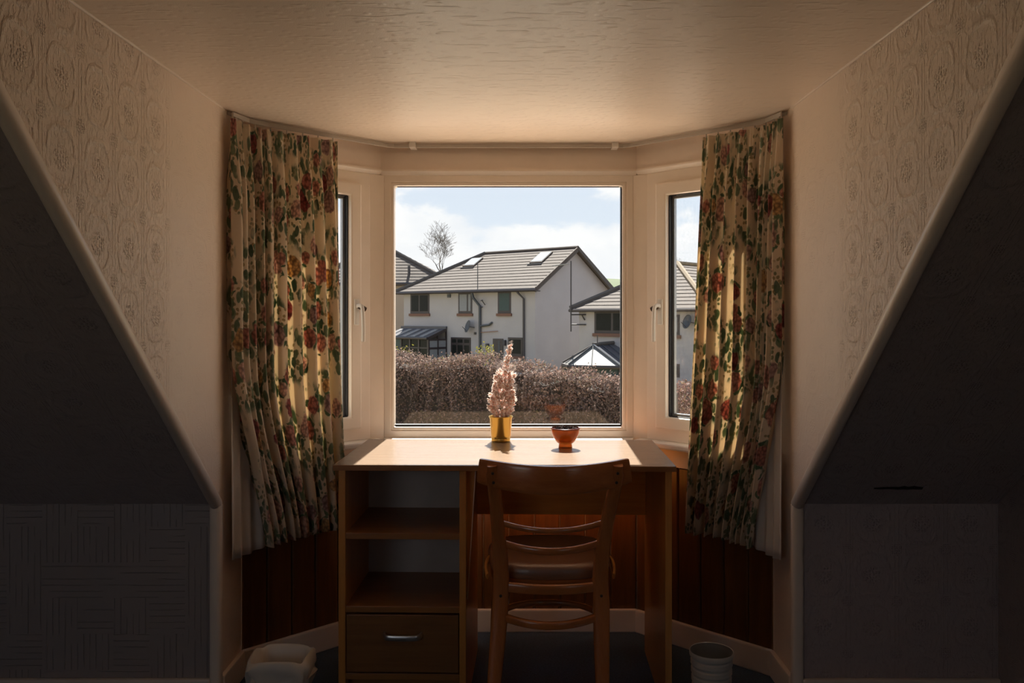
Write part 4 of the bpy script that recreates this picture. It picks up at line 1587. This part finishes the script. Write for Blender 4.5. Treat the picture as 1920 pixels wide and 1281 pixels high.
M['beech'] = leaf_mat('dry_beech_leaf', [(0, (.07, .05, .04)), (.25, (.13, .092, .074)), (.5, (.20, .14, .118)), (.78, (.28, .175, .145)), (1, (.15, .15, .065))])
M['yellow_leaf'] = leaf_mat('yellow_green_leaf', [(0, (.12, .13, .03)), (.5, (.24, .22, .04)), (1, (.32, .26, .06))])
M['pink_leaf'] = leaf_mat('russet_leaf', [(0, (.12, .06, .05)), (.5, (.20, .12, .10)), (1, (.16, .14, .08))])
M['bark'] = plain('grey_brown_bark', (.10, .085, .075), .9, var=.3)


def leaf(bm, c, L, W, rnd):
    d = Vector((rnd.gauss(0, 1), rnd.gauss(0, 1), rnd.gauss(0, 1) + .3)).normalized()
    s = d.cross(Vector((rnd.gauss(0, 1), rnd.gauss(0, 1), rnd.gauss(0, 1)))).normalized() * W
    bm.append(((c - d * L), (c + s), (c + d * L), (c - s)))


def leaf_obj(name, quads, mat, parent):
    vs, fs = [], []
    for q in quads:
        n = len(vs)
        vs += [tuple(p) for p in q]
        fs.append((n, n + 1, n + 2, n + 3))
    me = bpy.data.meshes.new(name)
    me.from_pydata(vs, [], fs)
    return tag(link(name, me, mat, parent), kind='stuff')


HB = Vector((2.1 + CX, 18.5, GZ))
hd = tag(empty('hedge', HB), 'long clipped hedge of dry brown leaves between the window and the houses', 'hedge')
rnd = random.Random(21)


def hedge_top(k):
    return 2.30 + .09 * math.sin(k * 1.7) + .06 * math.sin(k * 4.3 + 1) + .05 * math.sin(k * 9.1) - .34 * sstep(0, 1, (3.6 - k) / 3.4)


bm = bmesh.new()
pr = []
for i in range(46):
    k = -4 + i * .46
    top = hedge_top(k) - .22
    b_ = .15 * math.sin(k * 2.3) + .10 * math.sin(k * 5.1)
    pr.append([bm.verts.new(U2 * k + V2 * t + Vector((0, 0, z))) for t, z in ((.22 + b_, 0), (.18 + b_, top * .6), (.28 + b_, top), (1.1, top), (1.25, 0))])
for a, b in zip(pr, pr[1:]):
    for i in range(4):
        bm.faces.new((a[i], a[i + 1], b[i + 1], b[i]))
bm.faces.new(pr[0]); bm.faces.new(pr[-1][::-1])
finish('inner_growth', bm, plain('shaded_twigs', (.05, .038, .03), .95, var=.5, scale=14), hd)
Q = []
for i in range(64000):
    k = rnd.uniform(-4, 16.5)
    top = hedge_top(k)
    b_ = .15 * math.sin(k * 2.3) + .10 * math.sin(k * 5.1) + .07 * math.sin(k * 11 + 3)
    if rnd.random() < .68:
        z = top * rnd.random() ** .7
        t = b_ + abs(rnd.gauss(0, .11)) + .10 * math.sin(z * 6 + k * 3)* .5
    else:
        z = top + rnd.gauss(-.02, .07)
        t = b_ + rnd.uniform(.0, 1.3)
    leaf(Q, U2 * k + V2 * t + Vector((0, 0, z)), rnd.uniform(.025, .05), rnd.uniform(.014, .028), rnd)
leaf_obj('leaves', Q, M['beech'], hd)
bm = bmesh.new()
for i in range(2600):
    k = rnd.uniform(-4, 16.5)
    t = rnd.uniform(-.05, 1.2) if rnd.random() < .6 else rnd.uniform(-.05, .15)
    z = hedge_top(k) * rnd.uniform(.55, .93)
    p = U2 * k + V2 * t + Vector((0, 0, z))
    d = Vector((rnd.gauss(0, .3), rnd.gauss(0, .3), 1)).normalized() * rnd.uniform(.12, .26)
    s = Vector((.007, 0, 0)); r_ = Vector((0, .007, 0))
    a = [bm.verts.new(p + q) for q in (s, r_, -s)]
    tp_ = bm.verts.new(p + d)
    for j in range(3):
        bm.faces.new((a[j], a[(j + 1) % 3], tp_))
tag(finish('twigs', bm, plain('pale_twigs', (.14, .10, .085), .9, var=.3), hd), kind='stuff')


def shrub(name, loc, r, h, n, mat, label, seed, size=.04):
    rnd = random.Random(seed)
    o = tag(empty(name, (loc[0] + CX, loc[1], GZ)), label, 'shrub')
    Q = []
    for i in range(n):
        a, u = rnd.uniform(0, 6.283), rnd.random()
        rr = r * (rnd.random() ** .4) * (.55 + .45 * math.sin(math.pi * min(.95, u + .15)))
        leaf(Q, Vector((rr * math.cos(a), rr * math.sin(a), h * (.15 + .85 * u) + rnd.gauss(0, .05))), size * rnd.uniform(.7, 1.3), size * .5, rnd)
    leaf_obj('leaves', Q, mat, o)
    for i in range(6):
        a = i * 1.05
        tube('stem', [Vector((.05 * math.cos(a), .05 * math.sin(a), 0)), Vector((r * .5 * math.cos(a), r * .5 * math.sin(a), h * .55)), Vector((r * .8 * math.cos(a), r * .8 * math.sin(a), h * .92))], (.025, .025), M['bark'], o, up=(.3, .2, .9), n=5)
    return o


shrub('shrub', (-.92, 24.5), .42, 2.62, 1100, M['yellow_leaf'], 'yellow-green bush showing over the hedge by the drainpipe', 1)
shrub('shrub', (-3.65, 27.4), .55, 2.55, 260, M['yellow_leaf'], 'thin sapling with sparse yellow leaves over the hedge near the lean-to conservatory', 2)
shrub('shrub', (2.72, 14.4), .42, 1.62, 1500, M['yellow_leaf'], 'bright yellow bush low in the right-hand casement', 3)
shrub('shrub', (3.22, 16.6), .45, 2.2, 1500, M['pink_leaf'], 'russet bush in the right-hand casement above the yellow one', 4)


def bare_tree(loc, h, radius, label, seed, first, lv=6, w0=.26):
    """leafless tree grown branch by branch, then fitted to its height and crown radius"""
    rnd = random.Random(seed)
    o = tag(empty('bare_tree', (loc[0] + CX, loc[1], GZ)), label, 'tree')
    limbs = []

    def grow(p, d, L, w, lvl):
        pts, ws = [p], [w]
        for i in range(4):
            d = (d + Vector((rnd.gauss(0, .17), rnd.gauss(0, .17), rnd.gauss(.05, .10)))).normalized()
            p = p + d * L / 4
            pts.append(p)
            ws.append(w * (1 - .09 * (i + 1)))
        limbs.append((lvl, pts, ws))
        if lvl >= lv:
            return
        base = rnd.uniform(0, 6.283)
        for j in range(3):
            a = base + j * 2.1 + rnd.uniform(-.5, .5)
            sp = rnd.uniform(.45, .95)
            nd = (d + Vector((math.cos(a) * sp, math.sin(a) * sp, rnd.uniform(-.15, .2)))).normalized()
            st = pts[-1] if j < 2 else pts[rnd.randint(2, 3)]
            grow(st, nd, L * rnd.uniform(.62, .86), ws[-1] * .66, lvl + 1)
    grow(Vector((0, 0, 0)), Vector((.02, 0, 1)), 1.0, w0, 0)
    crown = [q for l, pts, _ in limbs if l for q in pts]
    zt = max(q.z for q in crown)
    rr = sorted(abs(q.x) for q in crown)[int(len(crown) * .97)]
    top = limbs[0][1][-1].z

    def fit(q):
        z = q.z / top * h * first if q.z < top else h * first + (q.z - top) / (zt - top) * h * (1 - first)
        k = radius / rr if q.z >= top else 1.0
        return Vector((q.x * k, q.y * k, z))
    e = fit(limbs[0][1][-1])
    bt, bb = bmesh.new(), bmesh.new()
    for l, pts, ws in limbs:
        q = [fit(p) if l else Vector((e.x * i / 4, e.y * i / 4, e.z * i / 4)) for i, p in enumerate(pts)]
        sweep(bb if l else bt, q, [(max(.018, x), max(.018, x)) for x in ws], up=(.31, .2, .93), n=6 if l < 2 else 3, p=2, caps=False)
    finish('trunk', bt, M['bark'], o, smooth=True)
    tag(finish('branches', bb, M['bark'], o, smooth=True), kind='stuff')
    return o


bare_tree((-6.1, 75), 11.7, 2.15, 'bare leafless tree standing behind the facing house\'s hip', 5, .62)
bare_tree((17.6, 92), 9.9, 1.6, 'bare tree beyond the lower house, seen in the right-hand casement', 8, .7, 5, .2)
